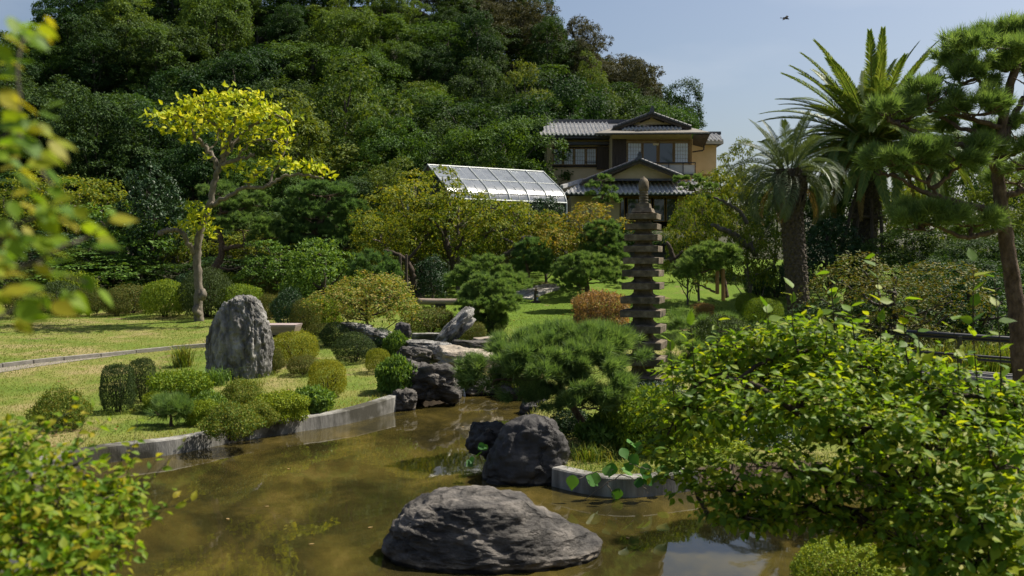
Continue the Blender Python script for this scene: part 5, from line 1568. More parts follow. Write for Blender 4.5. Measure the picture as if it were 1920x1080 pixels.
def leaf_objects(tmpl, P, R3, S, mat, parent, nvar=6):
    """leaves as separate parts that share a few meshes of different tint"""
    from mathutils import Matrix
    mes = [mesh('leaf', tmpl[0], tmpl[1], mat, np.full(len(tmpl[0]), (k + .5) / nvar), len(tmpl[0]) > 8) for k in range(nvar)]
    org = parent_origin(parent)
    for i in range(len(P)):
        o = link('leaf', mes[int(RNG.integers(nvar))], parent)
        A = R3[i] * S[i]
        o.matrix_local = Matrix([[*A[0], P[i][0] - org[0]], [*A[1], P[i][1] - org[1]], [*A[2], P[i][2] - org[2]], [0, 0, 0, 1]])


leaf_objects(LEAF4, P[near], Rm[near], Sz[near], M['magnolia'], mag)

# ------------------------------------------------------------------ palms
def frond_mesh(name, L, n, ll, bend, vee, mat, width=.035, stiff=1.0, wig=.0):
    """palm frond along +X that bends down: rachis with two rows of leaflets"""
    s = np.linspace(0, 1, 26)
    ang = bend * s ** 1.5
    dx = np.cos(ang); dz = -np.sin(ang)
    C = np.column_stack([np.concatenate([[0], np.cumsum((dx[1:] + dx[:-1]) / 2)]), np.zeros(26), np.concatenate([[0], np.cumsum((dz[1:] + dz[:-1]) / 2)])]) * (L / 25)
    parts = []
    mb = MB().tube(C, np.linspace(.035, .006, 26) * (L / 3), 5)
    V, Fq = np.concatenate(mb.v), np.concatenate(mb.f)
    tri = np.concatenate([Fq[:, [0, 1, 2]], Fq[Fq[:, 2] != Fq[:, 3]][:, [0, 2, 3]]])
    parts.append((V, tri, np.full(len(V), .95)))
    t = np.linspace(.10, .995, n)
    pos = np.column_stack([np.interp(t, s, C[:, k]) for k in range(3)])
    tg = np.column_stack([np.interp(t, s, dx), np.zeros(n), np.interp(t, s, dz)])
    upv = np.column_stack([-tg[:, 2], np.zeros(n), tg[:, 0]])
    for sd in (-1, 1):
        side = np.zeros((n, 3)); side[:, 1] = sd
        fw = np.interp(t, [0, .6, 1], [.55, .75, 1.6])[:, None]
        d = unit(side + tg * fw + upv * vee + RNG.normal(size=(n, 3)) * .07)
        lens = ll * np.interp(t, [.08, .2, .45, .8, 1], [.35, .8, 1, .75, .35]) * RNG.uniform(.9, 1.08, n)
        wv = unit(np.cross(d, upv)) * (width * .5)
        midp = pos + d * (lens * .55)[:, None]
        tip = pos + d * lens[:, None] - np.column_stack([np.zeros(n), np.zeros(n), lens * (.18 + wig)])
        V = np.stack([pos - wv * .5, pos + wv * .5, midp + wv, midp - wv, tip], 1).reshape(-1, 3)
        Fc = (np.array([(0, 1, 2), (0, 2, 3), (3, 2, 4)])[None] + (np.arange(n) * 5)[:, None, None]).reshape(-1, 3)
        parts.append((V, Fc, np.repeat(RNG.random(n) * .8, 5)))
    d = join(parts)
    return mesh(name, d[0], d[1], mat, d[2])


def palm(name, label, base, crown, tr, L, ll, mat, n, bends, elev, leaflets, vee, width, skirt=None, trunk_extra=None, wig=0.0, nvar=4):
    t = thing(name, label, 'palm tree', base)
    # trunk with a lattice of old leaf bases
    na, nr = 44, 150
    zz = np.linspace(-.2, crown[2] - base[2] - .1, nr); a = np.arange(na) * 2 * math.pi / na
    prof = np.interp(zz / zz[-1], [0, .1, .75, .93, 1], tr)
    A, Zz = np.meshgrid(a, zz)
    pat = np.abs(np.sin(A * 6 + Zz * 9)) * np.abs(np.sin(A * 6 - Zz * 9))
    Rr = prof[:, None] * (1 + .16 * pat + .03 * RNG.normal(size=pat.shape))
    lean = (np.array(crown) - np.array(base)) / (crown[2] - base[2])
    Vt = np.stack([Rr * np.cos(A) + lean[0] * Zz, Rr * np.sin(A) + lean[1] * Zz, Zz], -1).reshape(-1, 3)
    i = np.arange(nr - 1)[:, None] * na; j = np.arange(na)[None]; k = (j + 1) % na
    link('trunk', mesh('trunk', Vt, np.stack([i + j, i + k, i + na + k, i + na + j], -1).reshape(-1, 4), M['palm_trunk'], None, False), t)
    ms = [[frond_mesh('frond', L, leaflets, ll, b, vee, M[mat], width, 1, wig) for _ in range(2)] for b in bends]
    dead = frond_mesh('dry_frond', L * .8, leaflets // 2, ll * .7, 1.2, .2, M['deadfrond'], width)
    c = np.array(crown) - np.array(base)
    for q in range(n):
        u = (q + .5) / n
        el = elev[0] + (elev[1] - elev[0]) * (u ** .85 if L < 3 else u ** .7)
        az = q * 2.399963 + RNG.uniform(-.25, .25)
        bi = min(len(bends) - 1, int(u * len(bends)))
        o = link('frond', ms[bi][q % 2], t, tuple(c + np.array((math.cos(az), math.sin(az), 0)) * tr[-1] * .6 + np.array((0, 0, -.45 * u * tr[-1] * 2))))
        o.rotation_mode = 'ZYX' if False else 'XYZ'
        from mathutils import Matrix
        Rm_ = Matrix.Rotation(az, 4, 'Z') @ Matrix.Rotation(-el, 4, 'Y') @ Matrix.Rotation(RNG.uniform(-.35, .35), 4, 'X')
        sc_ = RNG.uniform(.88, 1.08)
        o.matrix_local = Matrix.Translation(o.location) @ Rm_ @ Matrix.Scale(sc_, 4)
    if skirt:
        from mathutils import Matrix
        for q in range(skirt):
            az = q * 2.1 + RNG.uniform(-.3, .3)
            o = link('dry_frond', dead, t)
            o.matrix_local = Matrix.Translation(Vector(c + np.array((math.cos(az) * tr[-1], math.sin(az) * tr[-1], -.5)))) @ Matrix.Rotation(az, 4, 'Z') @ Matrix.Rotation(.75, 4, 'Y')
    return t


pd_ = 40.0
palm('date_palm', 'tall date palm with long arching fronds against the sky', on_ground(1612, pd_), W(1634, 256, pd_), (.62, .50, .45, .62, .50), 4.4, .44, 'palm', 130, (.5, .8, 1.1, 1.4, 1.75), (1.42, -.3), 130, .35, .042, 5)
jd = 31.0
palm('blue_palm', 'shorter blue-green palm with recurved fronds and rough trunk', on_ground(1502, jd), W(1478, 312, jd), (.36, .33, .34, .50, .40), 1.95, .40, 'jelly', 40, (.5, 1.0, 1.6, 2.1, 2.3), (1.45, -.35), 70, .75, .022, 4, wig=.2)
bt = MB()
# old leaf stubs round the upper trunk of the shorter palm
jp = [o for o in bpy.data.objects if o.name == 'blue_palm'][0]
for q in range(46):
    az = q * 2.399963; zc = W(1478, 335 + (q % 23) * 3.0, jd)[2]; r = .40
    a = np.array((jp.location[0] + (W(1478, 318, jd)[0] - jp.location[0]) * .85 + math.cos(az) * r * .8, jd + math.sin(az) * r * .8, zc))
    e = a + np.array((math.cos(az) * .22, math.sin(az) * .22, .42))
    MB().tube([a, a * .5 + e * .5 + np.array((math.cos(az) * .05, math.sin(az) * .05, 0)), e], (.075, .055, .03), 5).build('leaf_stub', M['palm_trunk'], jp)
# timber support round the date palm
sup = thing('palm_support', 'wooden posts and cross bars propping the tall palm trunk', 'support', on_ground(1620, pd_))
for a, b in (((1570, 478), (1602, 374)), ((1637, 470), (1634, 374)), ((1656, 460), (1650, 378)), ((1600, 462), (1612, 388))):
    pa, pb_ = W(a[0], a[1] + 20, pd_ - 1.2), W(b[0], b[1], pd_ - .7)
    MB().tube([pa, pb_], .075, 7).build('post', M['wood_grey'], sup)
for a, b in (((1596, 402), (1664, 412)), ((1592, 408), (1660, 404))):
    MB().tube([W(*a, pd_ - .8), W(*b, pd_ - .75)], .065, 7).build('cross_bar', M['wood_grey'], sup)
# posts under the propped pine and the plum tree
for px, y0, y1, lab in ((1345, 548, 505, 'thin brown prop post, left of two under the flat-topped pine'), (1356, 560, 504, 'brown prop post, right of two under the flat-topped pine')):
    o = MB().tube([W(px, y0 + 3, 33.2), W(px, y1, 33.3)], .07, 7).build('prop_post', M['wood_warm']); tag(o, lab, 'post', 'posts propping the pine')
for px, lab in ((750, 'thin grey post, left of two propping the plum tree'), (762, 'thin grey post, right of two propping the plum tree')):
    o = MB().tube([W(px, 535, 38), W(px, 478, 38)], .06, 7).build('prop_post', M['wood_grey']); tag(o, lab, 'post', 'posts propping the plum tree')
# twisting plum trunks that show below the crowns
def trunk_thing(match, d, lines, r, bark='bark_dark'):
    from mathutils import Matrix
    t = next(o for o in bpy.data.objects if o.get('label') == match)
    inv = Matrix.LocRotScale(t.location, t.rotation_euler, t.scale).inverted()
    for k, ln in enumerate(lines):
        q = MB(); limb_mesh(q, ln, r if k == 0 else r * .6, r * (.5 if k == 0 else .25), d, 8, r * .12); o = q.build('stem' if k == 0 else 'limb', M[bark], None, True); Tm = Matrix.Translation(o.location); o.parent = t; o.matrix_local = inv @ Tm
trunk_thing('plum tree with dark forked trunk below the greenhouse', 42.5, [[(855, 520), (850, 490), (838, 460), (832, 440), (842, 420), (850, 400)], [(846, 480), (862, 460), (872, 440)], [(832, 440), (815, 420), (800, 405)]], .19)
trunk_thing('plum tree with a slanting limb below the greenhouse eave', 43.5, [[(940, 482), (960, 470), (975, 455), (985, 445), (1010, 448), (1025, 452)], [(905, 452), (920, 435), (945, 430), (957, 415)], [(960, 455), (945, 448), (930, 452)]], .12, 'bark')
trunk_thing('plum tree propped on posts beside the round dark pine', 38.6, [[(775, 540), (772, 510), (762, 490), (745, 478), (720, 470)], [(762, 490), (780, 470), (790, 455)]], .14)
trunk_thing('yellow-green layered tree left of the short palm trunk', 37.5, [[(1420, 475), (1395, 455), (1372, 438), (1350, 428), (1335, 420)], [(1400, 420), (1385, 395), (1360, 380), (1338, 370)]], .16, 'bark')
trunk_thing('low spreading tree with yellow leaves beside the pagoda', 37.0, [[(1275, 505), (1262, 490), (1258, 470), (1250, 455)], [(1262, 490), (1280, 470)]], .14)

# ------------------------------------------------------------------ benches, signs, railing
M['log'] = surf_mat('weathered_log', [(.3, (.17, .13, .10)), (.7, (.32, .26, .21))], 3, 7, .85, .4, 20, .2, (.4, 4, 4))
M['log_end'] = surf_mat('sawn_stone_top', [(.3, (.24, .19, .185)), (.7, (.36, .29, .28))], 3, 7, .85, .3, 25)
bd = 33.0
lb0 = G(830, 588); bd = lb0[1]
bench = thing('log_bench', 'weathered round log bench on the lawn left of the tiered pine', 'bench', lb0)
zc = W(830, 566, bd)[2]
Pl = curve_pts([W(784, 565, bd), W(820, 566, bd), W(860, 566, bd), W(905, 566, bd)], 6)
MB().tube(Pl, np.full(len(Pl), 6.2 * mpp(bd)), 18, .012).build('log', M['log'], bench, True)
for px in (826, 890):
    p = W(px, 580, bd); g = float(land(p[0], p[1])); top_ = zc - .09
    MB().box((p[0], bd, (g - .05 + top_) / 2), (.40, .30, top_ - g + .05)).build('foot', M['wood_dark'], bench)
sb0 = G(530, 632)
sd = sb0[1]; m = mpp(sd)
sbench = thing('stone_bench', 'massive slab bench with pale top beside the standing stone', 'bench', sb0)
a, b = W(488, 626, sd), W(553, 626, sd); zt = W(520, 609, sd)[2]; za = W(520, 628, sd)[2]
MB().hexa(np.array([(a[0], sd, za), (b[0] - .05, sd, za), (b[0] - .02, sd + .7, za), (a[0], sd + .7, za), (a[0], sd - .06, zt - .07), (b[0] + .02, sd - .06, zt - .07), (b[0] + .05, sd + .78, zt - .07), (a[0], sd + .78, zt - .07)])).build('body', M['log'], sbench)
MB().hexa(np.array([(a[0], sd - .062, zt - .069), (b[0] + .022, sd - .062, zt - .069), (b[0] + .052, sd + .782, zt - .069), (a[0], sd + .782, zt - .069), (a[0], sd - .07, zt), (b[0] + .04, sd - .07, zt), (b[0] + .07, sd + .8, zt), (a[0], sd + .8, zt)])).build('top', M['log_end'], sbench)
for px in (500, 540):
    p = W(px, 626, sd); MB().box((p[0], sd + .35, (za + sb0[2]) / 2 - .05), (.2, .5, za - sb0[2] + .1)).build('foot', M['wood_dark'], sbench)
# wooden marker with printed strip on the path
kd = G(1005, 567); m = mpp(kd[1])
mk = thing('path_marker', 'dark tapering wooden marker post with small printed strip by the path', 'sign', kd)
x, y, z = kd
def frus(z0, z1, w0, w1): return MB().hexa(np.array([(x - w0, y - w0, z0), (x + w0, y - w0, z0), (x + w0, y + w0, z0), (x - w0, y + w0, z0), (x - w1, y - w1, z1), (x + w1, y - w1, z1), (x + w1, y + w1, z1), (x - w1, y + w1, z1)]))
frus(z - .02, z + .05, .20, .19).build('base', M['wood_dark'], mk); frus(z + .05, z + .46, .105, .075).build('post', M['wood_grey'], mk)
frus(z + .46, z + .50, .085, .08).build('cap', M['wood_dark'], mk); frus(z + .50, z + .62, .05, .035).build('finial', M['wood_warm'], mk)
for k, c in enumerate(((.6, .6, .62), (.12, .2, .45), (.55, .32, .1), (.6, .6, .6))):
    MB().box((x + .055 - k * .002, y - .108 + k * .007, z + .12 + k * .07), (.07, .006, .06), 0, .07).build('print', plain('marker_print', c, .6), mk)
# black notice board
nb = on_ground(1052, 50)
nbt = thing('notice_board', 'black slatted notice board with white notices at the top of the path', 'sign', nb)
a, b = W(1040, 500, 50), W(1062, 470, 50)
MB().box(((a[0] + b[0]) / 2, 50, (a[2] + b[2]) / 2), (b[0] - a[0], .06, b[2] - a[2])).build('board', M['rail'], nbt)
for k in range(7): MB().box((a[0] + .32 + k * .045, 49.955, (a[2] + b[2]) / 2), (.018, .03, b[2] - a[2] - .06)).build('slat', M['wood_dark'], nbt)
for k in range(3): MB().box((a[0] + .13, 49.96, b[2] - .16 - k * .26), (.16, .012, .2)).build('notice', M['paper'], nbt)
for xx in (a[0] + .03, b[0] - .03): MB().box((xx, 50.05, (a[2] + nb[2]) / 2), (.06, .06, a[2] - nb[2] + .1)).build('post', M['rail'], nbt)
# railing and deck of the plank bridge on the right
M['deck'] = surf_mat('weathered_deck', [(.3, (.13, .125, .12)), (.7, (.27, .26, .25))], 4, 6, .85, .3, 20, .2, (.5, 5, 5))
M['black_pipe'] = plain('black_painted_pipe', (.012, .012, .015), .32, .5)
rd = 19.0
br = thing('bridge', 'black railed footbridge with grey deck at the right', 'bridge', (W(1850, 720, rd)[0], rd, .25))
def br_y(px): return rd + (1850 - px) * .004
for y0, y1, r, nm in ((628, 637, .05, 'rail'), (634, 643, .025, 'rail'), (664, 674, .028, 'rail'), (670, 681, .028, 'rail')):
    MB().tube([W(1680, y0 - 7, rd + .9), W(1782, y0, rd + .45), W(1920, y1, rd), W(2080, y1 + 11, rd - .5)], r, 10).build(nm, M['black_pipe'], br, True)
for px in (1700, 1800, 1990):
    a = W(px, 634, rd + (1850 - px) * .003 + .02); MB().box((a[0], a[1] + .01, a[2] - .35), (.07, .07, .78)).build('post', M['black_pipe'], br)
for k in range(5):
    a, b = W(1690, 688 + k * 3.2, rd + .85 - .1 * k), W(2080, 717 + k * 3.2, rd - .5 - .1 * k)
    MB().bar(a, b, .09, .05).build('plank', M['deck'], br)
a, b = W(1690, 716, rd + .3), W(2080, 745, rd - 1.0); MB().bar(a, b, .06, .22).build('fascia', M['black_pipe'], br)
a, b = W(1690, 728, rd + .2), W(2080, 758, rd - 1.1); MB().bar(a, b, .05, .10).build('lower_beam', M['deck'], br)

# ------------------------------------------------------------------ grasses and strap-leaved plants
def blades(P, h, w, lean, mat, name, parent=None, label=None, cat=None, seg=2):
    n = len(P)
    az = RNG.uniform(0, 6.283, n); h = h * RNG.uniform(.6, 1.25, n); ln = lean * RNG.uniform(.2, 1.3, n)
    out = np.column_stack([np.cos(az), np.sin(az), np.zeros(n)]); side = np.column_stack([-np.sin(az), np.cos(az), np.zeros(n)]) * (w / 2)
    upz = np.zeros((n, 3)); upz[:, 2] = 1
    m1 = P + upz * (h * .62)[:, None] + out * (ln * h * .35)[:, None]
    m2 = P + upz * (h * (1 - .35 * ln))[:, None] + out * (ln * h)[:, None]
    V = np.stack([P - side, P + side, m1 + side * .8, m1 - side * .8, m2], 1).reshape(-1, 3)
    Fc = (np.array([(0, 1, 2), (0, 2, 3), (3, 2, 4)])[None] + (np.arange(n) * 5)[:, None, None]).reshape(-1, 3)
    return V, Fc, np.repeat(RNG.random(n), 5)


def tuft(px, base, wpx, hpx, n, lean, label, mat='longgrass', wd=.018, name='strap_leaved_plant', d=None):
    b = on_ground(px, d) if d else G(px, base)
    if d: b[2] = W(px, base, d)[2]
    m = mpp(b[1]); t = thing(name, label, 'plant', b)
    P = b + np.column_stack([RNG.normal(size=n) * wpx * m * .18, RNG.normal(size=n) * wpx * m * .18, np.zeros(n)])
    foliage('leaves', blades(P, hpx * m, wd, lean, M[mat], ''), M[mat], t)


tuft(343, 688, 44, 46, 190, .8, 'yellow-green grassy tuft beside the kerb left of the standing stone')
tuft(405, 722, 60, 38, 170, 1.1, 'dark strap-leaved plant in the shade of the standing stone', 'fresh')
tuft(1110, 872, 120, 44, 420, .9, 'grass growing on the island wall under the pine', 'longgrass', .012, 'grass_tuft', 13.9)
tuft(1180, 900, 120, 40, 420, .9, 'grass on the island edge behind the big-leaved vine', 'longgrass', .012, 'grass_tuft', 13.3)
tuft(1045, 868, 90, 38, 300, .8, 'dark grass between the black rock and the wall', 'fresh', .012, 'grass_tuft', 14.4)
tuft(985, 725, 60, 30, 120, .8, 'reddish dry grass by the rocks behind the island pine', 'longgrass', .012, 'grass_tuft', 20.5)
tuft(475, 730, 50, 22, 120, .8, 'dry grass at the right foot of the standing stone', 'longgrass', .01, 'grass_tuft')
for k, px in enumerate((1770, 1830, 1890)):
    tuft(px, 712, 140, 74, 420, .5, 'bright reed-like grass behind the black railing, %s' % ('nearest the bush', 'in the middle', 'nearest the pine trunk')[k], 'longgrass', .03, 'iris_bed', 22.0 + .4 * k)
def fringe(c, r, n, label, h=.16):
    """ragged grass left standing round the foot of a stone"""
    az = RNG.uniform(0, 6.283, n); rr = RNG.uniform(.92, 1.25, n)
    x, y = c[0] + np.cos(az) * r[0] * rr, c[1] + np.sin(az) * r[1] * rr
    P = np.column_stack([x, y, land(x, y) - .01])
    t = thing('grass_tuft', label, 'grass', c)
    foliage('leaves', blades(P, h, .011, .8, None, ''), M['longgrass'], t)


fringe(ur, (.72, .46), 420, 'unmown grass round the foot of the standing stone')
fringe(G(214, 776) + np.array((0, .15, 0)), (.28, .28), 120, 'unmown grass under the nearer clipped column', .10)
# lawn blades (nobody could count them)
n = 210000
u = RNG.random(n)
yy = 10.5 + 31 * u ** 1.25
xx = RNG.uniform(-1, 1, n) * yy * .57
s = pond_sdf(xx, yy)
bare = np.array([mnoise.noise(Vector((a * .55, b * .55, 3.0))) + .5 * mnoise.noise(Vector((a * 2.1, b * 2.1, 7.0))) for a, b in zip(xx[::1], yy[::1])])
keep = (s > .12) & ((xx < 9) | (yy > 30)) & (np.abs(xx) < 20) & (bare < .42 + .25 * RNG.random(n))
P = np.column_stack([xx, yy, land(xx, yy) - .005])[keep]
hb = np.where(s[keep] < .5, .075, .038)
V, Fc, A = blades(P, 1.0, 1.0, .8, None, '')
# thin short blades: rebuild with per-blade height
n = len(P); az = RNG.uniform(0, 6.283, n); h = hb * RNG.uniform(.5, 1.4, n)
wv = np.column_stack([-np.sin(az), np.cos(az), np.zeros(n)]) * (.0035 + .00028 * P[:, 1])[:, None]
tip = P + np.column_stack([np.cos(az) * h * .7, np.sin(az) * h * .7, h])
V = np.stack([P - wv, P + wv, tip], 1).reshape(-1, 3)
patch = .5 + .5 * np.sin(P[:, 0] * .9 + 1.7 * np.sin(P[:, 1] * .5)) * np.sin(P[:, 1] * .8 + P[:, 0] * .35)
green = smooth01((P[:, 1] - 25) / 8) * smooth01((P[:, 0] + 7) / 4)
dry = np.exp(-np.maximum(0, s[keep] - .2) / .9) * (P[:, 0] < 0)
A = np.repeat(np.clip((.16 + .36 * patch + .38 * dry) * (1 - .65 * green) + .16 * RNG.normal(size=n), 0, 1), 3)
tag(link('lawn_grass', mesh('lawn_grass', V, np.arange(3 * n).reshape(-1, 3), M['grassblade'], A)), 'short mown grass blades of the lawn', 'grass', None, 'stuff')

# fallen leaves lying about on the lawn
m_ = 420
fy = RNG.uniform(14, 38, m_); fx = RNG.uniform(-1, .2, m_) * fy * .5
ok = pond_sdf(fx, fy) > .25
FP = np.column_stack([fx, fy, land(fx, fy) + .035])[ok]
fn = unit(np.array((0, 0, 1.0)) + .3 * RNG.normal(size=FP.shape)); fa = np.cross(fn, RNG.normal(size=FP.shape))
d_ = scatter(LEAF4[0], LEAF4[1], FP, frames(fa, fn), RNG.uniform(.05, .10, len(FP)))
tag(link('fallen_leaves', mesh('fallen_leaves', d_[0], d_[1], M['deadfrond'], d_[2])), 'dry brown leaves scattered over the lawn', 'leaves', None, 'stuff')

# big-leaved vine on the island edge
vn = thing('creeping_vine', 'creeping vine with big round leaves hanging over the island wall', 'vine', (1.2, 12.7, .3))
vs = MB()
for pts in ([(1165, 890), (1140, 905), (1110, 925), (1085, 945)], [(1165, 890), (1200, 905), (1215, 925)], [(1150, 880), (1120, 885), (1090, 895), (1075, 905)], [(1140, 905), (1150, 930), (1160, 955)], [(1180, 870), (1215, 880), (1240, 900)]):
    limb_mesh(vs, [(a, b, 0) for a, b in pts], .008, .004, 12.45, 5, .01)
vs.build('stem', M['bark_pale'], vn, True)
VP = np.array([W(px, py, 12.35 + .1 * (k % 3)) for k, (px, py) in enumerate(((1075, 890), (1098, 893), (1118, 885), (1134, 892), (1164, 880), (1187, 880), (1206, 888), (1190, 905), (1212, 868), (1165, 840), (1182, 852), (1240, 872), (1228, 842), (1205, 838), (1150, 868), (1195, 915), (1160, 915), (1250, 895), (1220, 905), (1175, 828)))])
nn = unit(np.array((0, -.75, .6)) + .35 * RNG.normal(size=VP.shape)); ax_ = unit(np.cross(nn, RNG.normal(size=VP.shape)) - np.array((0, 0, .5)))
VL = (LEAF8[0] * np.array((1.35, 1, 1)), LEAF8[1])
leaf_objects(VL, VP, frames(ax_, nn), RNG.uniform(.15, .23, len(VP)), M['vine'], vn)
vn2 = thing('creeping_vine', 'little vine sprig with heart-shaped leaves left of the black rock', 'vine', W(915, 860, 13.6))
q = MB(); limb_mesh(q, [(912, 895), (905, 870), (900, 850), (908, 838)], .006, .004, 13.55, 5); q.build('stem', M['bark_pale'], vn2, True)
VP = np.array([W(px, py, 13.5) for px, py in ((896, 838), (908, 832), (884, 866), (905, 846), (915, 842), (890, 860))])
nn = unit(np.array((0, -.75, .6)) + .35 * RNG.normal(size=VP.shape)); ax_ = unit(np.cross(nn, RNG.normal(size=VP.shape)) - np.array((0, 0, .5)))
leaf_objects(VL, VP, frames(ax_, nn), RNG.uniform(.11, .15, len(VP)), M['vine'], vn2)
# leaves afloat on the pond
for k, (px, py) in enumerate(((540, 880), (505, 950), (870, 800), (425, 972), (770, 1060), (855, 1062), (1010, 905), (615, 800), (330, 930), (690, 990), (1180, 1010), (590, 1020))):
    p = Z0(px, py, .004)
    o = link('floating_leaf', mesh('floating_leaf', LEAF4[0] * .07 * np.array((1, 1, .3)) + np.array((0, 0, .004)), LEAF4[1], M['deadfrond'], np.full(7, .8)), None, tuple(p)); o.rotation_euler = (0, 0, k * 1.3)
    tag(o, 'small dry leaf floating on the brown pond water', 'leaf', 'leaves floating on the pond')

# ------------------------------------------------------------------ big shrub, lower right
bs = thing('plum_shrub', 'large bushy plum shrub with sunlit green leaves overhanging the pond', 'shrub', (3.0, 6.6, float(land(3.0, 6.6))))
clp = [(1330, 700, 110, 62, .8), (1420, 660, 120, 60, .6), (1530, 650, 130, 62, .5), (1640, 690, 130, 66, .2), (1740, 720, 120, 66, -.1), (1830, 770, 110, 70, -.4), (1290, 780, 90, 66, .7), (1400, 770, 120, 70, .0), (1520, 760, 130, 72, -.3), (1640, 800, 130, 72, -.5), (1760, 840, 130, 80, -.8), (1870, 880, 110, 90, -1.0),
       (1290, 880, 80, 52, .2), (1370, 920, 100, 56, -.2), (1480, 880, 110, 60, -.5), (1600, 900, 90, 56, -.6), (1840, 980, 120, 80, -1.2), (1760, 960, 110, 70, -1.0), (1900, 1060, 110, 80, -1.3), (1790, 1060, 110, 70, -1.2), (1400, 970, 80, 34, -.4), (1240, 830, 44, 40, .6), (1900, 760, 60, 60, -.4), (1540, 960, 80, 40, -.5), (1690, 940, 80, 56, -.4), (1720, 1030, 100, 60, -.9), (1620, 985, 80, 44, -.5), (1460, 955, 80, 40, -.4), (1880, 830, 90, 70, -.6), (1700, 770, 110, 60, .2), (1580, 720, 120, 60, .6), (1460, 720, 110, 60, .7)]
BD = 6.6
lob = [(W(c[0], c[1], BD + c[4]), np.array((c[2] * mpp(BD + c[4]), c[2] * mpp(BD + c[4]) * .8, c[3] * mpp(BD + c[4])))) for c in clp]
P, N = lobe_points(lob, 15500, (.35, 1.08), -.9, .25, .4, 22)
st = MB()
root = np.array((3.0, 6.6, float(land(3.0, 6.6)) - .1))
T1 = curve_pts([root, W(1700, 1000, 6.5), W(1660, 880, 6.4), W(1600, 830, 6.3), W(1540, 790, 6.3)], 6, .01); st.tube(T1, np.linspace(.085, .03, len(T1)), 9, .05)
T2 = curve_pts([W(1690, 990, 6.5), W(1720, 880, 6.3), W(1760, 800, 6.2), W(1780, 740, 6.3)], 6, .01); st.tube(T2, np.linspace(.055, .02, len(T2)), 8, .05)
T3 = curve_pts([W(1690, 1010, 6.5), W(1600, 960, 6.2), W(1480, 960, 6.2), W(1400, 985, 6.3), W(1330, 975, 6.6)], 6, .012); st.tube(T3, np.linspace(.045, .012, len(T3)), 7, .05)
T4 = curve_pts([W(1600, 830, 6.3), W(1480, 760, 6.4), W(1400, 720, 6.7), W(1330, 700, 7.2)], 6, .012); st.tube(T4, np.linspace(.035, .01, len(T4)), 6)
sk = np.concatenate([T1[4:], T2[3:], T3, T4])
for c, r in lob:
    a = sk[np.argmin(np.linalg.norm(sk - c, axis=1))]
    B = curve_pts([a, (a + c) / 2 + RNG.normal(size=3) * .05, c], 4, .01); st.tube(B, np.linspace(.02, .008, len(B)), 5)
    for k in range(7):
        e = c + unit(RNG.normal(size=3)) * r * .9; st.tube(curve_pts([c, (c + e) / 2 + RNG.normal(size=3) * .03, e], 3), np.linspace(.007, .003, 7), 4)
shoots = []
for px, y0, y1, dd in ((1490, 640, 540, .3), (1535, 640, 580, .2), (1645, 660, 478, 0), (1700, 690, 560, -.1), (1600, 660, 575, .2), (1830, 740, 490, -.4), (1868, 760, 520, -.5), (1720, 700, 590, -.2), (1440, 650, 575, .4), (1350, 690, 600, .6), (1300, 740, 610, .6), (1560, 640, 510, .3), (1790, 760, 600, -.3), (1260, 800, 640, .6)):
    a, b = W(px + 8, y0 + 30, BD + dd), W(px - 4, y1, BD + dd)
    B = curve_pts([a, (a + b) / 2 + RNG.normal(size=3) * .02, b], 5); st.tube(B, np.linspace(.006, .0025, len(B)), 5); shoots.append(B)
st.build('branches', M['bark_dark'], bs, True)
SPt = np.concatenate([B[np.linspace(2, len(B) - 1, 11).astype(int)] for B in shoots])
nn = unit(np.array((0, 0, 1.0)) + .5 * N + .5 * RNG.normal(size=N.shape))
ax_ = unit(np.cross(nn, RNG.normal(size=N.shape)) + .4 * N - np.array((0, 0, .15)))
n2 = unit(np.array((0, -.25, 1.0)) + .45 * RNG.normal(size=SPt.shape)); a2 = unit(np.cross(n2, RNG.normal(size=SPt.shape)) + np.array((0, 0, .25)))
R1_, R2_ = frames(ax_, nn), frames(a2, n2)
S1, S2_ = RNG.uniform(.038, .088, len(P)), RNG.uniform(.075, .12, len(SPt))
front = np.argsort(P[:, 1] - .35 * P[:, 2])[:190]; S1[front] *= 1.15; rest = np.setdiff1d(np.arange(len(P)), front)
foliage('leaves', scatter(LEAF4[0], LEAF4[1], P[rest], R1_[rest], S1[rest]), M['plum'], bs, 'stuff')
leaf_objects(LEAF8, P[front], R1_[front], S1[front], M['plum'], bs)
leaf_objects(LEAF8, SPt[:110], R2_[:110], S2_[:110], M['plum'], bs)
if len(SPt) > 110: foliage('shoot_leaves', scatter(LEAF8[0], LEAF8[1], SPt[110:], R2_[110:], S2_[110:]), M['plum'], bs, 'stuff')

# ------------------------------------------------------------------ bush, lower left, and the twig that hangs in from the left, both close to the camera
lbush = thing('near_bush', 'yellow-green leafy bush close to the camera at the lower left', 'shrub', (-2.05, 3.9, float(land(-2.05, 3.9))))
clp = [(60, 900, 110, 80, 0), (-30, 860, 110, 70, .1), (130, 960, 110, 90, -.1), (40, 1010, 150, 110, -.3), (150, 1060, 90, 80, -.3), (-60, 960, 130, 120, -.2), (40, 1120, 150, 110, -.5), (190, 930, 60, 40, .1), (215, 915, 55, 26, .2), (235, 960, 40, 20, .1), (225, 1020, 45, 30, 0), (20, 840, 60, 36, 0), (120, 880, 60, 36, .1)]
LD = 3.9
lob = [(W(c[0], c[1], LD + c[4]), np.array((c[2] * mpp(LD + c[4]), c[2] * mpp(LD + c[4]) * .8, c[3] * mpp(LD + c[4])))) for c in clp]
P, N = lobe_points(lob, 3300, (.25, 1.3), -.9, .15)
nn = unit(np.array((0, -.1, .9)) + .45 * N + .55 * RNG.normal(size=N.shape)); ax_ = unit(np.cross(nn, RNG.normal(size=N.shape)) + .5 * N - np.array((0, 0, .15)))
Rm = frames(ax_, nn); Sz = RNG.uniform(.030, .058, len(P))
bsh = []
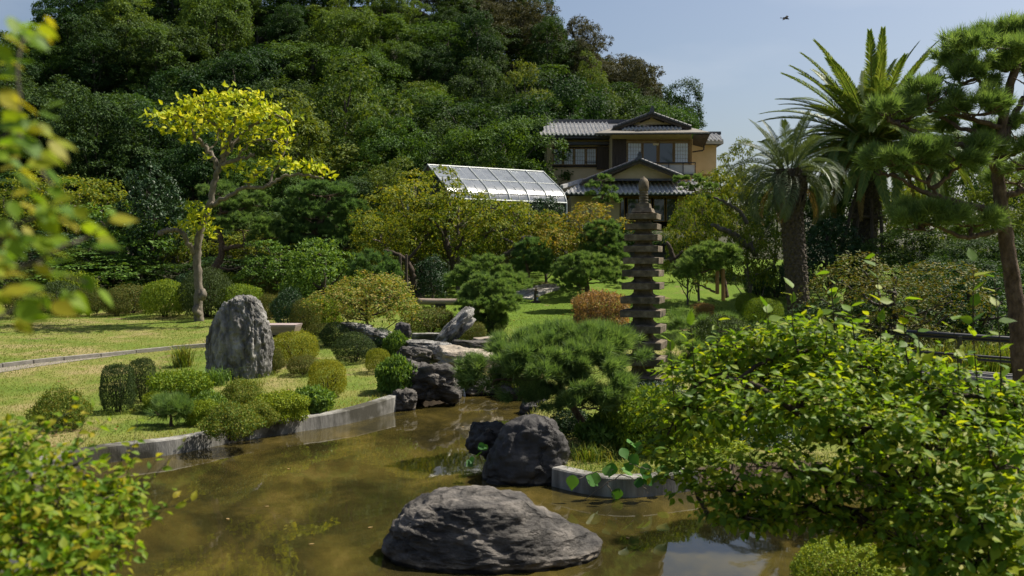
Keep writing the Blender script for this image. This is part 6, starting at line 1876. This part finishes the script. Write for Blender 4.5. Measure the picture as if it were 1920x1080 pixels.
for k in range(26):                              # long shoots that break the outline
    c, r = lob[int(RNG.integers(len(lob)))]
    a_ = c + RNG.normal(size=3) * r * .3; e_ = a_ + np.array((RNG.uniform(-.1, .32), RNG.uniform(-.1, .1), RNG.uniform(.05, .34)))
    bsh.append(curve_pts([a_, (a_ + e_) / 2 + RNG.normal(size=3) * .015, e_], 5))
SB = np.concatenate([B[2:] for B in bsh]); SB = SB + RNG.normal(size=SB.shape) * .004
n3 = unit(np.array((0, -.2, 1.0)) + .5 * RNG.normal(size=SB.shape)); a3 = unit(np.cross(n3, RNG.normal(size=SB.shape)) + np.array((.2, 0, .15)))
P, Rm, Sz = np.concatenate([P, SB]), np.concatenate([Rm, frames(a3, n3)]), np.concatenate([Sz, RNG.uniform(.03, .055, len(SB))])
front = np.argsort(P[:, 1])[:290]; rest = np.setdiff1d(np.arange(len(P)), front)
foliage('leaves', scatter(LEAF4[0], LEAF4[1], P[rest], Rm[rest], Sz[rest]), M['plum_near'], lbush, 'stuff')
leaf_objects(LEAF8, P[front], Rm[front], Sz[front], M['plum_near'], lbush)
st = MB()
for B in bsh: st.tube(B, np.linspace(.003, .0012, len(B)), 4)
root = np.array((-2.05, 3.9, float(land(-2.05, 3.9)) - .05))
for c, r in lob:
    B = curve_pts([root, root * .4 + c * .6 + RNG.normal(size=3) * .04, c], 5); st.tube(B, np.linspace(.016, .006, len(B)), 5)
    for k in range(8):
        e = c + unit(RNG.normal(size=3)) * r * .9; st.tube(curve_pts([c, (c + e) / 2, e], 3), np.linspace(.004, .002, 7), 4)
st.build('branches', M['bark'], lbush, True)

TD = 1.65
twig = thing('hanging_twig', 'out-of-focus leafy twig reaching in from the upper left', 'branch', W(-120, 560, TD))
zq = lambda x, y: (x / 1.864, 20 + y / 1.864)
for pts in ([(-200, 1000), (0, 930), (120, 880), (230, 820), (310, 790), (390, 730)], [(-150, 560), (30, 430), (70, 340), (60, 200), (90, 60)], [(60, 430), (130, 500), (150, 570), (190, 620)], [(-60, 880), (40, 760), (130, 720), (220, 650)], [(120, 880), (200, 920), (300, 950)], [(-60, 1100), (60, 1040), (110, 1010)]):
    q = MB(); limb_mesh(q, [(*zq(*p), .03 * math.sin(i * 2)) for i, p in enumerate(pts)], .0045, .002, TD, 6); q.build('stem', M['bark'], twig, True)
zl_ = [(60, 30), (150, 60), (140, 100), (15, 120), (35, 215), (30, 280), (150, 365), (60, 395), (90, 450), (180, 500), (130, 540), (220, 605), (60, 650), (200, 670), (240, 690), (390, 700), (430, 720), (320, 740), (60, 790), (130, 800), (190, 810), (360, 800), (340, 830), (50, 835), (180, 900), (310, 930), (360, 980), (170, 1000), (240, 1000), (90, 1010), (110, 1050), (20, 390), (10, 480), (50, 520), (90, 560), (20, 740), (120, 650), (150, 690), (280, 690), (400, 740), (60, 1080), (10, 900), (30, 850), (70, 480), (110, 420), (300, 760), (20, 1000)]
zl_ += [(a + random.uniform(-45, 30), b + random.uniform(-40, 40)) for a, b in zl_ for _ in range(3) if a < 260]
P = np.array([W(*zq(a - 18, b - 8), TD + RNG.uniform(-.12, .12)) for a, b in zl_])
ax_ = unit(np.column_stack([RNG.uniform(.25, 1.0, len(P)), RNG.uniform(-.5, .5, len(P)), RNG.uniform(-.75, .25, len(P))]))
nn = unit(np.array((-.15, -.35, 1.0)) + .4 * RNG.normal(size=P.shape))
leaf_objects(LEAF8, P, frames(ax_, nn), RNG.uniform(.026, .054, len(P)), M['plum_near'], twig)

# ------------------------------------------------------------------ bird
bp = W(1473, 35, 70)
bird = thing('bird', 'dark kite gliding high in the sky above the villa', 'bird', bp)
feather = plain('dark_feather', (.008, .007, .006), .9, .1)
bb = MB().tube([(-.24, 0, 0), (-.16, 0, .03), (0, 0, .035), (.14, 0, .02), (.22, 0, .01), (.27, 0, -.01)], (.02, .055, .075, .05, .035, .01), 8)
bb.build('body', feather, bird, True, False)
for s_ in (-1, 1):
    W_ = np.array([(.10, s_ * .05, .02), (.13, s_ * .28, .10), (.02, s_ * .55, .06), (-.10, s_ * .60, .04), (-.08, s_ * .30, .08), (-.10, s_ * .05, .02)])
    MB().prism(None, W_, W_ + np.array((0, 0, .012))).build('wing', feather, bird, False, False)
Tl = np.array([(-.2, -.03, 0), (-.2, .03, 0), (-.42, .09, 0), (-.38, 0, 0), (-.42, -.09, 0)])
MB().prism(None, Tl, Tl + np.array((0, 0, .012))).build('tail', feather, bird, False, False)
bird.rotation_euler = (.5, .25, math.radians(-25))

print('unique triangles', sum(sum(max(1, p - 2) for p in [len(pl.vertices) for pl in m.polygons[:1]]) * len(m.polygons) for m in bpy.data.meshes if len(m.polygons)))
